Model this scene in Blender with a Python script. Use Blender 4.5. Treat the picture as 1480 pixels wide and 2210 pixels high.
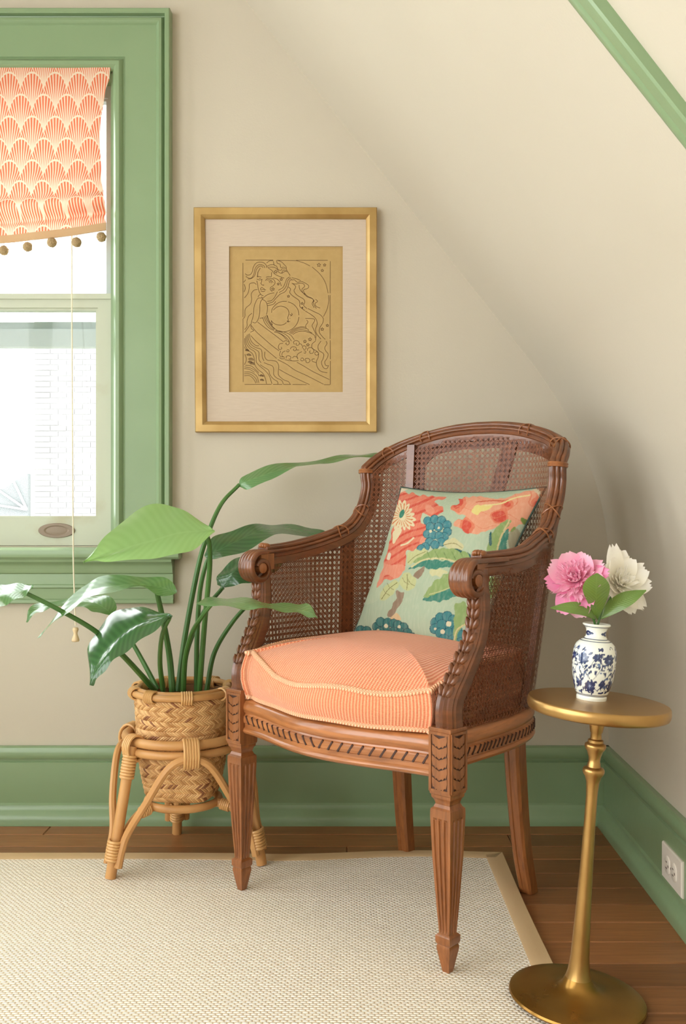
import bpy, math, random
import numpy as np
from mathutils import Vector

for o in list(bpy.data.objects):
    bpy.data.objects.remove(o, do_unlink=True)
SC = bpy.context.scene
COL = SC.collection
random.seed(7)
RNG = np.random.default_rng(7)
PI = math.pi

# ------------------------------------------------------------------ camera
F_PX, CX, CY, CAM_H = 2100.0, 740.0, 1105.0, 0.77
cam_data = bpy.data.cameras.new('camera')
cam = bpy.data.objects.new('camera', cam_data)
COL.objects.link(cam)
cam.location = (0, 0, CAM_H)
cam.rotation_euler = (PI / 2, 0, 0)
cam_data.sensor_fit = 'VERTICAL'
cam_data.sensor_height = 36.0
cam_data.lens = F_PX / 2210 * 36.0
cam_data.clip_start = 0.02
SC.camera = cam

# ------------------------------------------------------------------ light
world = bpy.data.worlds.new('daylight')
SC.world = world
world.use_nodes = True
bg = world.node_tree.nodes['Background']
bg.inputs[0].default_value = (0.98, 0.985, 1.0, 1)
bg.inputs[1].default_value = 7.5

sun_data = bpy.data.lights.new('sun', 'SUN')
sun_data.energy = 5.0
sun_data.angle = math.radians(1.0)
sun_data.color = (1.0, 0.93, 0.82)
sun = bpy.data.objects.new('sun', sun_data)
COL.objects.link(sun)
sun.location = (-4, 7, 8)
sun.rotation_euler = Vector((-0.30, -0.50, -0.92)).to_track_quat('-Z', 'Y').to_euler()


def portal(name, loc, sx, sy, direction):
    l = bpy.data.lights.new(name, 'AREA')
    l.shape = 'RECTANGLE'
    l.size, l.size_y = sx, sy
    l.energy = 1.0
    l.cycles.is_portal = True
    ob = bpy.data.objects.new(name, l)
    COL.objects.link(ob)
    ob.location = loc
    ob.rotation_euler = Vector(direction).to_track_quat('-Z', 'Z').to_euler()
    return ob


SC.view_settings.view_transform = 'Standard'
SC.view_settings.look = 'None'
SC.view_settings.gamma = 1.0
SC.view_settings.use_curve_mapping = False
SC.view_settings.exposure = -0.12


# ------------------------------------------------------------------ helpers
def at(px, py, d):
    """photo pixel + distance -> point in the room"""
    return np.array([(px - CX) * d / F_PX, d, CAM_H - (py - CY) * d / F_PX])


def lin(c):
    out = []
    for v in c[:3]:
        v = v / 255.0
        out.append(v / 12.92 if v <= 0.04045 else ((v + 0.055) / 1.055) ** 2.4)
    return tuple(out)


def norm(a):
    a = np.asarray(a, float)
    n = np.linalg.norm(a, axis=-1, keepdims=True)
    n[n == 0] = 1
    return a / n


def catmull(P, n, closed=False):
    P = np.asarray(P, float)
    m = len(P)
    segs = m if closed else m - 1
    out = []
    t = np.linspace(0, segs, n, endpoint=not closed)
    for tt in t:
        i = min(int(tt), segs - 1)
        f = tt - i
        if closed:
            p0, p1, p2, p3 = P[(i - 1) % m], P[i % m], P[(i + 1) % m], P[(i + 2) % m]
        else:
            p1, p2 = P[i], P[i + 1]
            p0 = P[i - 1] if i > 0 else 2 * p1 - p2
            p3 = P[i + 2] if i + 2 < m else 2 * p2 - p1
        out.append(0.5 * (2 * p1 + (p2 - p0) * f + (2 * p0 - 5 * p1 + 4 * p2 - p3) * f * f + (3 * p1 - p0 - 3 * p2 + p3) * f ** 3))
    return np.array(out)


ORIGIN = {}


class MB:
    """collects geometry; build() links it as one mesh object"""

    def __init__(self):
        self.v = []
        self.f = []
        self.n = 0
        self.uv = None
        self.col = None

    def add(self, V, F):
        V = np.asarray(V, float).reshape(-1, 3)
        self.v.append(V)
        o = self.n
        self.f += [tuple(int(i) + o for i in f) for f in F]
        self.n += len(V)
        return self

    def box(self, lo, hi):
        (a, b, c), (d, e, f) = lo, hi
        V = [(a, b, c), (d, b, c), (d, e, c), (a, e, c), (a, b, f), (d, b, f), (d, e, f), (a, e, f)]
        return self.add(V, [(0, 3, 2, 1), (4, 5, 6, 7), (0, 1, 5, 4), (1, 2, 6, 5), (2, 3, 7, 6), (3, 0, 4, 7)])

    def obox(self, c, ax, ay, az):
        """box from centre and three half-axis vectors"""
        c, ax, ay, az = map(lambda q: np.asarray(q, float), (c, ax, ay, az))
        V = [c + i * ax + j * ay + k * az for k in (-1, 1) for (i, j) in ((-1, -1), (1, -1), (1, 1), (-1, 1))]
        return self.add(V, [(0, 3, 2, 1), (4, 5, 6, 7), (0, 1, 5, 4), (1, 2, 6, 5), (2, 3, 7, 6), (3, 0, 4, 7)])

    def grid(self, G, cu=False, cv=False, cap=False, flip=False):
        G = np.asarray(G, float)
        a, b = G.shape[:2]
        F = []
        for i in range(a if cu else a - 1):
            for j in range(b if cv else b - 1):
                q = (i * b + j, ((i + 1) % a) * b + j, ((i + 1) % a) * b + (j + 1) % b, i * b + (j + 1) % b)
                F.append(q[::-1] if flip else q)
        if cap:
            c0 = tuple(range(b))
            c1 = tuple((a - 1) * b + j for j in range(b))
            F.append(c0 if flip else c0[::-1][::-1])
            F.append(c1[::-1])
        return self.add(G.reshape(-1, 3), F)

    def tube(self, path, r, n=8, closed=False, flat=None):
        path = np.asarray(path, float)
        m = len(path)
        rr = np.broadcast_to(np.asarray(r, float), (m,))
        if closed:
            T = norm(np.roll(path, -1, 0) - np.roll(path, 1, 0))
        else:
            T = norm(np.gradient(path, axis=0))
        ref = np.array([0, 0, 1.0]) if abs(T[0][2]) < 0.9 else np.array([1.0, 0, 0])
        N = norm(np.cross(T[0], ref))
        G = []
        for i in range(m):
            N = N - T[i] * np.dot(N, T[i])
            N = N / (np.linalg.norm(N) + 1e-12)
            B = np.cross(T[i], N)
            ang = np.linspace(0, 2 * PI, n, endpoint=False)
            G.append(path[i] + rr[i] * (np.cos(ang)[:, None] * N + np.sin(ang)[:, None] * B))
        return self.grid(np.array(G), cu=closed, cv=True, cap=not closed, flip=True)

    def lathe(self, prof, n=48, c=(0, 0, 0), M=None):
        """prof: (radius, height) pairs"""
        ang = np.linspace(0, 2 * PI, n, endpoint=False)
        G = np.array([[(r * math.cos(a), r * math.sin(a), z) for a in ang] for r, z in prof])
        if M is not None:
            G = G @ np.asarray(M).T
        G = G + np.asarray(c, float)
        return self.grid(G, cv=True, cap=True, flip=True)

    def sweep(self, path, U, W, sec, closed=False, scale=None):
        path, U, W, sec = (np.asarray(q, float) for q in (path, U, W, sec))
        s = np.ones(len(path)) if scale is None else np.asarray(scale, float)
        G = path[:, None, :] + s[:, None, None] * (sec[None, :, 0:1] * U[:, None, :] + sec[None, :, 1:2] * W[:, None, :])
        return self.grid(G, cu=closed, cv=True, cap=not closed)

    def build(self, name, mat, parent=None, smooth=True, angle=40, local=False, kind=None, label=None, fix=True):
        V = np.concatenate(self.v) if self.v else np.zeros((0, 3))
        org = np.zeros(3)
        if parent is not None:
            org = ORIGIN.get(parent.name, np.zeros(3))
            if not local:
                V = V - org
        me = bpy.data.meshes.new(name)
        me.from_pydata(V.tolist(), [], self.f)
        if fix:
            import bmesh
            bm = bmesh.new()
            bm.from_mesh(me)
            bmesh.ops.recalc_face_normals(bm, faces=bm.faces)
            bm.to_mesh(me)
            bm.free()
        if smooth:
            me.polygons.foreach_set('use_smooth', [True] * len(me.polygons))
            if angle < 179:
                me.set_sharp_from_angle(angle=math.radians(angle))
        if self.uv is not None:
            uvl = me.uv_layers.new(name='UVMap')
            li = np.zeros(len(me.loops), dtype=np.int32)
            me.loops.foreach_get('vertex_index', li)
            uvl.data.foreach_set('uv', np.asarray(self.uv, float)[li].ravel())
        if self.col is not None:
            ca = me.color_attributes.new(name='print', type='FLOAT_COLOR', domain='POINT')
            c4 = np.ones((len(V), 4))
            c4[:, :3] = self.col
            ca.data.foreach_set('color', c4.ravel())
        if mat:
            me.materials.append(mat)
        ob = bpy.data.objects.new(name, me)
        COL.objects.link(ob)
        if parent is not None:
            ob.parent = parent
        ORIGIN[ob.name] = org
        if kind:
            ob['kind'] = kind
        if label:
            ob['label'] = label
        return ob


def thing(name, label, cat, loc=(0, 0, 0), rotz=0.0, group=None, kind=None):
    o = bpy.data.objects.new(name, None)
    COL.objects.link(o)
    o.location = loc
    o.rotation_euler = (0, 0, rotz)
    o.empty_display_size = 0.05
    tag(o, label, cat, group, kind)
    ORIGIN[o.name] = np.array(loc, float)
    return o


def tag(o, label=None, cat=None, group=None, kind=None):
    if label:
        o['label'] = label
    if cat:
        o['category'] = cat
    if group:
        o['group'] = group
    if kind:
        o['kind'] = kind
    return o


# ------------------------------------------------------------------ node helper
class X:
    """a socket with arithmetic"""

    def __init__(self, nt, s):
        self.nt, self.s = nt, s

    def _m(self, op, *a, clamp=False):
        n = self.nt.nodes.new('ShaderNodeMath')
        n.operation = op
        n.use_clamp = clamp
        for i, q in enumerate((self,) + a):
            if isinstance(q, X):
                self.nt.links.new(q.s, n.inputs[i])
            else:
                n.inputs[i].default_value = q
        return X(self.nt, n.outputs[0])

    def __add__(self, o): return self._m('ADD', o)
    __radd__ = __add__
    def __sub__(self, o): return self._m('SUBTRACT', o)
    def __rsub__(self, o): return (self * -1.0) + o
    def __mul__(self, o): return self._m('MULTIPLY', o)
    __rmul__ = __mul__
    def __truediv__(self, o): return self._m('DIVIDE', o)
    def sin(self): return self._m('SINE')
    def abs(self): return self._m('ABSOLUTE')
    def floor(self): return self._m('FLOOR')
    def fract(self): return self._m('FRACT')
    def sqrt(self): return self._m('SQRT')
    def pow(self, e): return self._m('POWER', e)
    def lt(self, o): return self._m('LESS_THAN', o)
    def gt(self, o): return self._m('GREATER_THAN', o)
    def atan2(self, o): return self._m('ARCTAN2', o)
    def min(self, o): return self._m('MINIMUM', o)
    def max(self, o): return self._m('MAXIMUM', o)
    def clamp(self): return self._m('ADD', 0.0, clamp=True)
    def step(self, lo, hi): return ((self - lo) * (1.0 / (hi - lo))).clamp()


class Mat:
    def __init__(self, name, color=(0.8, 0.8, 0.8), rough=0.5, metal=0.0, spec=0.5, coat=0.0, sheen=0.0):
        self.m = bpy.data.materials.new(name)
        self.m.use_nodes = True
        self.nt = self.m.node_tree
        self.b = self.nt.nodes['Principled BSDF']
        self.b.inputs['Base Color'].default_value = (*color, 1)
        self.b.inputs['Roughness'].default_value = rough
        self.b.inputs['Metallic'].default_value = metal
        self.b.inputs['Specular IOR Level'].default_value = spec
        self.b.inputs['Coat Weight'].default_value = coat
        self.b.inputs['Coat Roughness'].default_value = 0.15
        if sheen:
            self.b.inputs['Sheen Weight'].default_value = sheen

    def coord(self, which='Object'):
        n = self.nt.nodes.new('ShaderNodeTexCoord')
        s = self.nt.nodes.new('ShaderNodeSeparateXYZ')
        self.nt.links.new(n.outputs[which], s.inputs[0])
        self.vec = n.outputs[which]
        return tuple(X(self.nt, s.outputs[i]) for i in range(3))

    def noise(self, scale=5.0, detail=3.0, stretch=(1, 1, 1), which='Object', rough=0.5, dist=0.0):
        tc = self.nt.nodes.new('ShaderNodeTexCoord')
        mp = self.nt.nodes.new('ShaderNodeMapping')
        mp.inputs['Scale'].default_value = stretch
        self.nt.links.new(tc.outputs[which], mp.inputs[0])
        n = self.nt.nodes.new('ShaderNodeTexNoise')
        n.inputs['Scale'].default_value = scale
        n.inputs['Detail'].default_value = detail
        n.inputs['Roughness'].default_value = rough
        n.inputs['Distortion'].default_value = dist
        self.nt.links.new(mp.outputs[0], n.inputs['Vector'])
        return X(self.nt, n.outputs['Fac'])

    def rand(self):
        n = self.nt.nodes.new('ShaderNodeObjectInfo')
        return X(self.nt, n.outputs['Random'])

    def attr(self, name):
        n = self.nt.nodes.new('ShaderNodeAttribute')
        n.attribute_name = name
        return n.outputs['Color']

    def mix(self, fac, a, b):
        n = self.nt.nodes.new('ShaderNodeMix')
        n.data_type = 'RGBA'
        for sock, q in ((n.inputs[0], fac), (n.inputs[6], a), (n.inputs[7], b)):
            if isinstance(q, X):
                self.nt.links.new(q.s, sock)
            elif isinstance(q, bpy.types.NodeSocket):
                self.nt.links.new(q, sock)
            elif isinstance(q, (int, float)):
                sock.default_value = q
            else:
                sock.default_value = (*q[:3], 1)
        return n.outputs[2]

    def color(self, s):
        self.nt.links.new(s.s if isinstance(s, X) else s, self.b.inputs['Base Color'])
        return self

    def rough(self, s):
        self.nt.links.new(s.s, self.b.inputs['Roughness'])
        return self

    def bump(self, h, strength=0.3, dist=0.002):
        n = self.nt.nodes.new('ShaderNodeBump')
        n.inputs['Strength'].default_value = strength
        n.inputs['Distance'].default_value = dist
        self.nt.links.new(h.s, n.inputs['Height'])
        self.nt.links.new(n.outputs[0], self.b.inputs['Normal'])
        return self

    def translucent(self, fac, colsock):
        """diffuse surface that lets light through (thin leaf or cloth)"""
        t = self.nt.nodes.new('ShaderNodeBsdfTranslucent')
        if isinstance(colsock, bpy.types.NodeSocket):
            self.nt.links.new(colsock, t.inputs[0])
        else:
            t.inputs[0].default_value = (*colsock, 1)
        mx = self.nt.nodes.new('ShaderNodeMixShader')
        mx.inputs[0].default_value = fac
        out = self.nt.nodes['Material Output']
        self.nt.links.new(self.b.outputs[0], mx.inputs[1])
        self.nt.links.new(t.outputs[0], mx.inputs[2])
        self.nt.links.new(mx.outputs[0], out.inputs[0])
        return self


M = {}


def simple(name, rgb, rough=0.5, **k):
    M[name] = Mat(name, lin(rgb), rough, **k)
    return M[name]


# wall paint: cream, faint roller texture
m = simple('wall_paint', (229, 217, 200), 0.75, spec=0.25)
nz = m.noise(2.5, 3)
m.color(m.mix(nz, lin((192, 182, 164)), lin((198, 189, 172))))
m.bump(m.noise(220, 4) + m.noise(14, 3) * 2.0, 0.12, 0.002)

simple('white_paint', (244, 242, 236), 0.7, spec=0.25)
# green gloss paint with brush marks
m = simple('green_paint', (131, 170, 113), 0.33, spec=0.5, coat=0.25)
nz = m.noise(6, 4)
m.color(m.mix(nz, lin((122, 145, 106)), lin((132, 155, 117))))
m.bump(m.noise(60, 4, (0.25, 1, 1)) + m.noise(9, 2), 0.10, 0.003)

m = simple('sash_paint', (186, 190, 172), 0.4, spec=0.4)
nz = m.noise(7, 5)
m.color(m.mix(nz.step(0.58, 0.72), lin((186, 190, 170)), lin((174, 170, 144))))

simple('storm_frame', (176, 184, 184), 0.5)

# glass that daylight passes through
g = bpy.data.materials.new('window_glass')
g.use_nodes = True
nt = g.node_tree
nt.nodes.clear()
out = nt.nodes.new('ShaderNodeOutputMaterial')
tr = nt.nodes.new('ShaderNodeBsdfTransparent')
tr.inputs[0].default_value = (0.97, 0.985, 0.975, 1)
gl = nt.nodes.new('ShaderNodeBsdfGlossy')
gl.inputs['Roughness'].default_value = 0.03
mxs = nt.nodes.new('ShaderNodeMixShader')
mxs.inputs[0].default_value = 0.012
nt.links.new(tr.outputs[0], mxs.inputs[1])
nt.links.new(gl.outputs[0], mxs.inputs[2])
nt.links.new(mxs.outputs[0], out.inputs[0])


class _W:
    pass


M['glass'] = _W()
M['glass'].m = g

# floor boards: grain along x, every board its own tone
m = simple('floor_wood', (120, 80, 45), 0.38, spec=0.4)
r = m.rand()
gr = m.noise(5, 5, (1.2, 22, 22), rough=0.6, dist=0.4)
gr2 = m.noise(30, 3, (0.7, 14, 14))
c1 = m.mix((gr * 0.75 + gr2 * 0.4 - 0.1).clamp(), lin((98, 58, 28)), lin((180, 122, 74)))
c2 = m.mix(r, (0.72, 0.70, 0.68), (1.12, 1.1, 1.06))
mul = m.nt.nodes.new('ShaderNodeMix')
mul.data_type = 'RGBA'
mul.blend_type = 'MULTIPLY'
mul.inputs[0].default_value = 1
m.nt.links.new(c1, mul.inputs[6])
m.nt.links.new(c2, mul.inputs[7])
m.color(mul.outputs[2])
m.bump(gr + gr2 * 0.5, 0.12, 0.002)
simple('subfloor', (45, 26, 14), 0.8)

# woven rug
m = simple('rug_weave', (226, 210, 178), 0.9, spec=0.1)
x, y, z = m.coord()
p, q = 0.0105, 0.0062
wob = m.noise(60, 2) * 0.004
row = (y + wob) / q
xx = (x + wob) / p + row.floor() * 0.5
knot = ((xx * PI).sin().abs().pow(0.7)) * ((row * PI).sin().abs().pow(0.7))
nz = m.noise(160, 2)
nz2 = m.noise(5, 3)
c = m.mix((knot * 1.1 + nz * 0.5 - 0.28).clamp(), lin((210, 188, 156)), lin((253, 250, 244)))
c = m.mix((nz2 - 0.3).clamp() * 0.5, c, lin((246, 232, 204)))
m.color(c)
m.bump(knot + nz * 0.3, 0.7, 0.003)

m = simple('rug_binding', (202, 172, 132), 0.85, spec=0.1)
m.bump(m.noise(500, 2), 0.3, 0.001)

# chair wood
m = simple('chair_wood', (116, 66, 36), 0.34, spec=0.5, coat=0.3)
gr = m.noise(9, 5, (10, 10, 1.2), rough=0.62, dist=0.5)
gr2 = m.noise(35, 3, (4, 4, 1))
m.color(m.mix((gr * 0.9 + gr2 * 0.35 - 0.2).clamp(), lin((82, 42, 18)), lin((186, 116, 64))))
m.bump(gr2 + gr, 0.12, 0.002)
m = simple('chair_wood_rail', (124, 72, 38), 0.3, spec=0.5, coat=0.35)
gr = m.noise(7, 5, (1.4, 1.4, 12), rough=0.62, dist=0.6)
m.color(m.mix((gr * 1.2 - 0.15).clamp(), lin((104, 54, 24)), lin((214, 140, 84))))
m.bump(gr, 0.1, 0.002)
m = simple('chair_wood_dark', (104, 60, 32), 0.3, spec=0.5, coat=0.4)
gr = m.noise(8, 5, (2, 2, 9), rough=0.62, dist=0.5)
gr2 = m.noise(40, 3)
m.color(m.mix((gr * 1.0 + gr2 * 0.35 - 0.2).clamp(), lin((58, 27, 12)), lin((144, 84, 45))))
m.bump(gr + gr2, 0.1, 0.002)
simple('carved_groove', (62, 32, 18), 0.6)
m = simple('cane', (112, 62, 34), 0.42, spec=0.5)
m.color(m.mix(m.noise(60, 3), lin((86, 42, 20)), lin((150, 84, 44))))

# knitted cushion
m = simple('knit', (243, 170, 128), 0.9, spec=0.1, sheen=0.3)
u, v, _ = m.coord('UV')
rib = ((u * (PI / 0.0030)).sin() * 0.5 + 0.5)
st = ((v * (PI / 0.0024)).sin().abs())
nz = m.noise(7, 3)
nz3 = m.noise(300, 2)
tone = m.mix((nz * 1.5 - 0.35).clamp(), lin((234, 156, 112)), lin((240, 176, 140)))
c = m.mix((rib * 0.75 + st * 0.2 + nz3 * 0.4 - 0.3).clamp(), lin((220, 122, 86)), tone)
c = m.mix((rib * st).pow(2.0) * 0.55, c, lin((252, 214, 172)))
m.color(c)
m.bump(rib * 0.8 + st * 0.5 + nz3 * 0.3, 0.55, 0.0025)
m = simple('knit_piping', (246, 176, 136), 0.85, spec=0.1)
u, v, _ = m.coord('UV')
tw = ((u * (PI / 0.006) + v * 3.0).sin().abs())
m.color(m.mix(tw, lin((222, 130, 92)), lin((252, 206, 168))))
m.bump(tw, 0.7, 0.002)

# printed linen
m = simple('printed_linen', (180, 198, 168), 0.85, spec=0.15)
x, y, z = m.coord('UV')
wv = ((x * 900.0).sin() * (y * 900.0).sin())
base = m.attr('print')
m.color(m.mix((m.noise(180, 2, (1, 1, 0.2)) - 0.45).clamp() * 0.35, base, lin((225, 215, 190))))
m.bump(wv, 0.15, 0.001)
m = simple('navy_cloth', (34, 36, 42), 0.8)
simple('pillow_piping', (48, 66, 56), 0.7)

# rattan and basketry
m = simple('rattan', (196, 145, 88), 0.4, spec=0.45)
m.color(m.mix(m.noise(18, 4, (1, 1, 0.4)), lin((178, 122, 66)), lin((216, 166, 108))))
m = simple('rattan_wrap', (214, 166, 108), 0.4, spec=0.45)
m = simple('basket_strip', (205, 158, 104), 0.5, spec=0.35)
m.color(m.mix(m.attr('print'), (0, 0, 0), (0, 0, 0)))
m.color(m.attr('print'))
simple('basket_core', (120, 82, 46), 0.8)
m = simple('soil', (156, 116, 72), 0.9)
m.color(m.mix(m.noise(90, 4), lin((92, 62, 34)), lin((186, 142, 92))))
m.bump(m.noise(90, 4), 1.0, 0.01)


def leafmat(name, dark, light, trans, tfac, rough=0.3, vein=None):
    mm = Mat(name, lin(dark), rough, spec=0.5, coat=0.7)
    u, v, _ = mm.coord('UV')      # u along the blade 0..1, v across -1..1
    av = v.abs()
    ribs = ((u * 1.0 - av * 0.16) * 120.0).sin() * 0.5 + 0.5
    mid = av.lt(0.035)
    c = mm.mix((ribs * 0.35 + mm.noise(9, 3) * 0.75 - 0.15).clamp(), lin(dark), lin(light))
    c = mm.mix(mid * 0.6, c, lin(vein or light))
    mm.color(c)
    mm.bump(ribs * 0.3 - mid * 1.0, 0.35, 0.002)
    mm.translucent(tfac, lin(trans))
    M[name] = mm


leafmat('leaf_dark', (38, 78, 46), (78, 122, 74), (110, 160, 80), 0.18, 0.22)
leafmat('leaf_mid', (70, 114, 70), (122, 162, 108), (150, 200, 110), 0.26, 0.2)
leafmat('leaf_lit', (128, 172, 102), (160, 200, 132), (190, 226, 140), 0.5, 0.4)  # paler base colour carries the backlight on this leaf
m = simple('stem_green', (62, 104, 48), 0.38)
m.color(m.mix(m.noise(20, 3, (1, 1, .3)), lin((50, 92, 40)), lin((84, 126, 60))))

# brass
m = simple('brass', (168, 132, 76), 0.30, metal=0.85)
nz = m.noise(14, 4)
m.color(m.mix(nz, lin((160, 122, 68)), lin((194, 154, 96))))
m.rough(nz * 0.18 + 0.22)
m = simple('brass_top', (120, 92, 54), 0.36, metal=0.75)
nz = m.noise(22, 5)
m.color(m.mix(nz, lin((124, 90, 46)), lin((160, 120, 68))))
m.rough(nz * 0.2 + 0.24)
m = simple('brass_base', (120, 92, 44), 0.3, metal=0.75)
nz = m.noise(16, 5)
m.color(m.mix(nz, lin((122, 86, 36)), lin((172, 128, 58))))
m.rough(nz * 0.2 + 0.2)

m = simple('porcelain', (236, 236, 226), 0.12, spec=0.6, coat=0.5)
m.color(m.attr('print'))
simple('vase_inside', (200, 200, 190), 0.4)


def petalmat(name, a, b, t):
    mm = Mat(name, lin(a), 0.6, spec=0.2)
    u, v, _ = mm.coord('UV')
    mm.color(mm.mix((u + mm.noise(30, 2) * 0.4 - 0.2).clamp(), lin(a), lin(b)))
    mm.translucent(0.35, lin(t))
    M[name] = mm


petalmat('petal_pink', (240, 136, 178), (250, 206, 224), (252, 180, 208))
petalmat('petal_deep', (230, 112, 162), (246, 166, 204), (246, 150, 192))
petalmat('petal_white', (252, 246, 226), (255, 253, 248), (255, 252, 242))
leafmat('leaf_flower', (92, 128, 52), (122, 156, 76), (140, 180, 70), 0.25, 0.42)

m = simple('gold_frame', (212, 176, 112), 0.34, metal=0.55, spec=0.5)
nz = m.noise(10, 4)
m.color(m.mix(nz.step(0.35, 0.75), lin((196, 164, 108)), lin((166, 132, 76))))
m = simple('frame_lip', (226, 194, 130), 0.35, metal=0.4)
m = simple('linen_mat', (216, 196, 176), 0.9, spec=0.1)
nz = m.noise(120, 3, (0.3, 1, 3.5))
m.color(m.mix(nz, lin((186, 168, 150)), lin((204, 188, 170))))
m.bump(nz, 0.2, 0.001)
m = simple('gold_paper', (198, 166, 106), 0.55, metal=0.15, spec=0.3)
nz = m.noise(60, 4)
m.color(m.mix(nz, lin((170, 140, 88)), lin((184, 154, 102))))
simple('engraved_line', (104, 76, 40), 0.7)
simple('paper_edge', (176, 142, 84), 0.6)

# roman blind: overlapping feathered scallops
m = simple('blind_print', (232, 150, 118), 0.9, spec=0.05)
u, v, _ = m.coord('UV')               # metres, v downwards
w, h = 0.0580, 0.0530
row = (v / h).floor()
fr = v - row * h                      # 0..h below the row line


def cell(rw):
    xs = u / w + rw * 0.5
    return (xs - (xs + 0.5).floor()) * w


x0 = cell(row)                        # scallop whose crown starts at this row
x1 = cell(row + 1.0)                  # the next row, overlapping from below
inn = ((x1 / (w * 0.5)).pow(2.0) + ((h - fr) / h).pow(2.0)).lt(1.0)
sx = x0 + (x1 - x0) * inn
dv = fr + (0.0 - h) * inn             # height relative to the crown's centre line
up = h * 1.35 - dv
ang = sx.atan2(up)
rad = (sx * sx + up * up).sqrt()
rays = ((ang * 92.0).sin() * 0.5 + 0.5)
edge = (1.0 - (sx / (w * 0.5)).pow(2.0)).max(0.0)
tt = rad / (((h * 1.35 + edge.sqrt() * h).pow(2.0) + sx * sx).sqrt())
feather = (rays + (1.0 - tt.step(0.35, 0.80)) * 0.75 - 0.20).step(0.36, 0.58)
rim = tt.gt(0.96)
cream = feather.max(rim)
bcol = m.mix(cream, lin((220, 118, 86)), lin((228, 206, 182)))
m.color(bcol)
m.bump(m.noise(400, 2), 0.1, 0.001)
m.translucent(0.16, bcol)
m = simple('blind_trim', (204, 172, 134), 0.9)
m.translucent(0.25, lin((214, 184, 146)))
m = simple('pompom', (186, 160, 120), 0.95)
m.bump(m.noise(300, 3), 1.0, 0.004)
m.translucent(0.2, lin((200, 176, 140)))
simple('cord', (232, 222, 196), 0.7)
simple('cord_tassel', (226, 200, 158), 0.5)
simple('bronze_lift', (140, 122, 106), 0.55)
simple('outlet_plastic', (226, 216, 202), 0.4)
simple('slot_dark', (120, 105, 92), 0.6)
m = simple('outside_brick', (150, 140, 132), 0.9)
m.color(m.mix(m.rand(), (0.235, 0.228, 0.222), (0.285, 0.28, 0.275)))
simple('outside_mortar', (150, 149, 147), 0.9)
simple('outside_grey', (112, 116, 116), 0.9)
simple('outside_white', (190, 190, 190), 0.9)
simple('outside_ground', (120, 122, 112), 0.9)
MAT = {k: v.m for k, v in M.items()}
# ================================================================== THE ROOM
YB = 2.42                     # back wall plane
XL, YF = -1.66, -2.7          # left wall, wall behind the camera
SK = 0.019                    # the right wall leans out of square a little


def xr(y):
    return 0.66 - SK * (YB - y)


# --- window openings
WX0, WX1, WZ0, WZ1 = -1.33, -0.575, 0.685, 1.858     # in the back wall
VY0, VY1, VZ0, VZ1 = 1.45, 2.12, 0.30, 2.25          # in the left wall, outside the view

b = MB()
b.box((XL - .14, YB, 0), (WX0, YB + .14, 2.6)).box((WX1, YB, 0), (1.0, YB + .14, 2.6))
b.box((WX0, YB, 0), (WX1, YB + .14, WZ0)).box((WX0, YB, WZ1), (WX1, YB + .14, 2.6))
tag(b.build('wall_back', MAT['wall_paint'], smooth=False), 'cream painted back wall with the picture and window', kind='structure')

UY0, UY1 = -2.40, 1.10                               # unseen window added nearer the camera for fill light, same heights
b = MB()
b.box((XL - .14, YF, 0), (XL, UY0, 2.6)).box((XL - .14, UY1, 0), (XL, VY0, 2.6)).box((XL - .14, VY1, 0), (XL, YB, 2.6))
for (y0, y1) in ((UY0, UY1), (VY0, VY1)):
    b.box((XL - .14, y0, 0), (XL, y1, VZ0)).box((XL - .14, y0, VZ1), (XL, y1, 2.6))
tag(b.build('wall_left', MAT['wall_paint'], smooth=False), 'cream painted left wall with a tall window and an added fill window', kind='structure')
b = MB().box((XL - .14, YF - .14, 0), (1.2, YF, 2.6))  # unseen wall, painted white to bounce fill light
tag(b.build('wall_front', MAT['white_paint'], smooth=False), 'white painted wall behind the camera', kind='structure')
ZK = 0.64
b = MB().add([(xr(YB), YB, 0), (xr(YF), YF, 0), (xr(YF) + .14, YF, 0), (xr(YB) + .14, YB, 0),
              (xr(YB), YB, ZK), (xr(YF), YF, ZK), (xr(YF) + .14, YF, ZK), (xr(YB) + .14, YB, ZK)],
             [(0, 3, 2, 1), (4, 5, 6, 7), (0, 1, 5, 4), (1, 2, 6, 5), (2, 3, 7, 6), (3, 0, 4, 7)])
tag(b.build('wall_right', MAT['wall_paint'], smooth=False), 'low cream knee wall under the sloping ceiling', kind='structure')

# ceiling: knee curve, slope, flat
prof = []
P0, P1, P2 = np.array([0.66, ZK]), np.array([0.66, 0.885]), np.array([0.47, 1.142])
for t in np.linspace(0, 1, 22):
    prof.append((1 - t) ** 2 * P0 + 2 * t * (1 - t) * P1 + t * t * P2)
prof.append(np.array([-0.10, 1.1065 + 1.266 * (0.498 + .10)]))
prof.append(np.array([-0.603, 2.5]))
prof.append(np.array([XL, 2.5]))
ys = np.linspace(YB + .02, YF, 24)
G, G2 = [], []
for yy in ys:
    row, row2 = [], []
    for (px_, pz_) in prof:
        k = np.clip((1.35 - pz_) / 0.45, 0, 1)
        sh = -SK * (YB - yy) * k
        row.append((px_ + sh, yy, pz_))
        row2.append((px_ + sh + (.12 if pz_ < 2.45 else 0), yy, pz_ + (.12 if pz_ > 1.2 else 0.02)))
    G.append(row)
    G2.append(row2)
b = MB().grid(G)
tag(b.build('ceiling', MAT['wall_paint'], angle=30, fix=False), 'smooth cream sloping ceiling over the corner', kind='structure')

# green batten across the slope
def slope_pt(xv, t=0.0):
    z = 1.1065 + 1.266 * (0.498 - xv)
    n = np.array([-0.785, -0.620])
    return np.array([xv + n[0] * t, z + n[1] * t])


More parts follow.
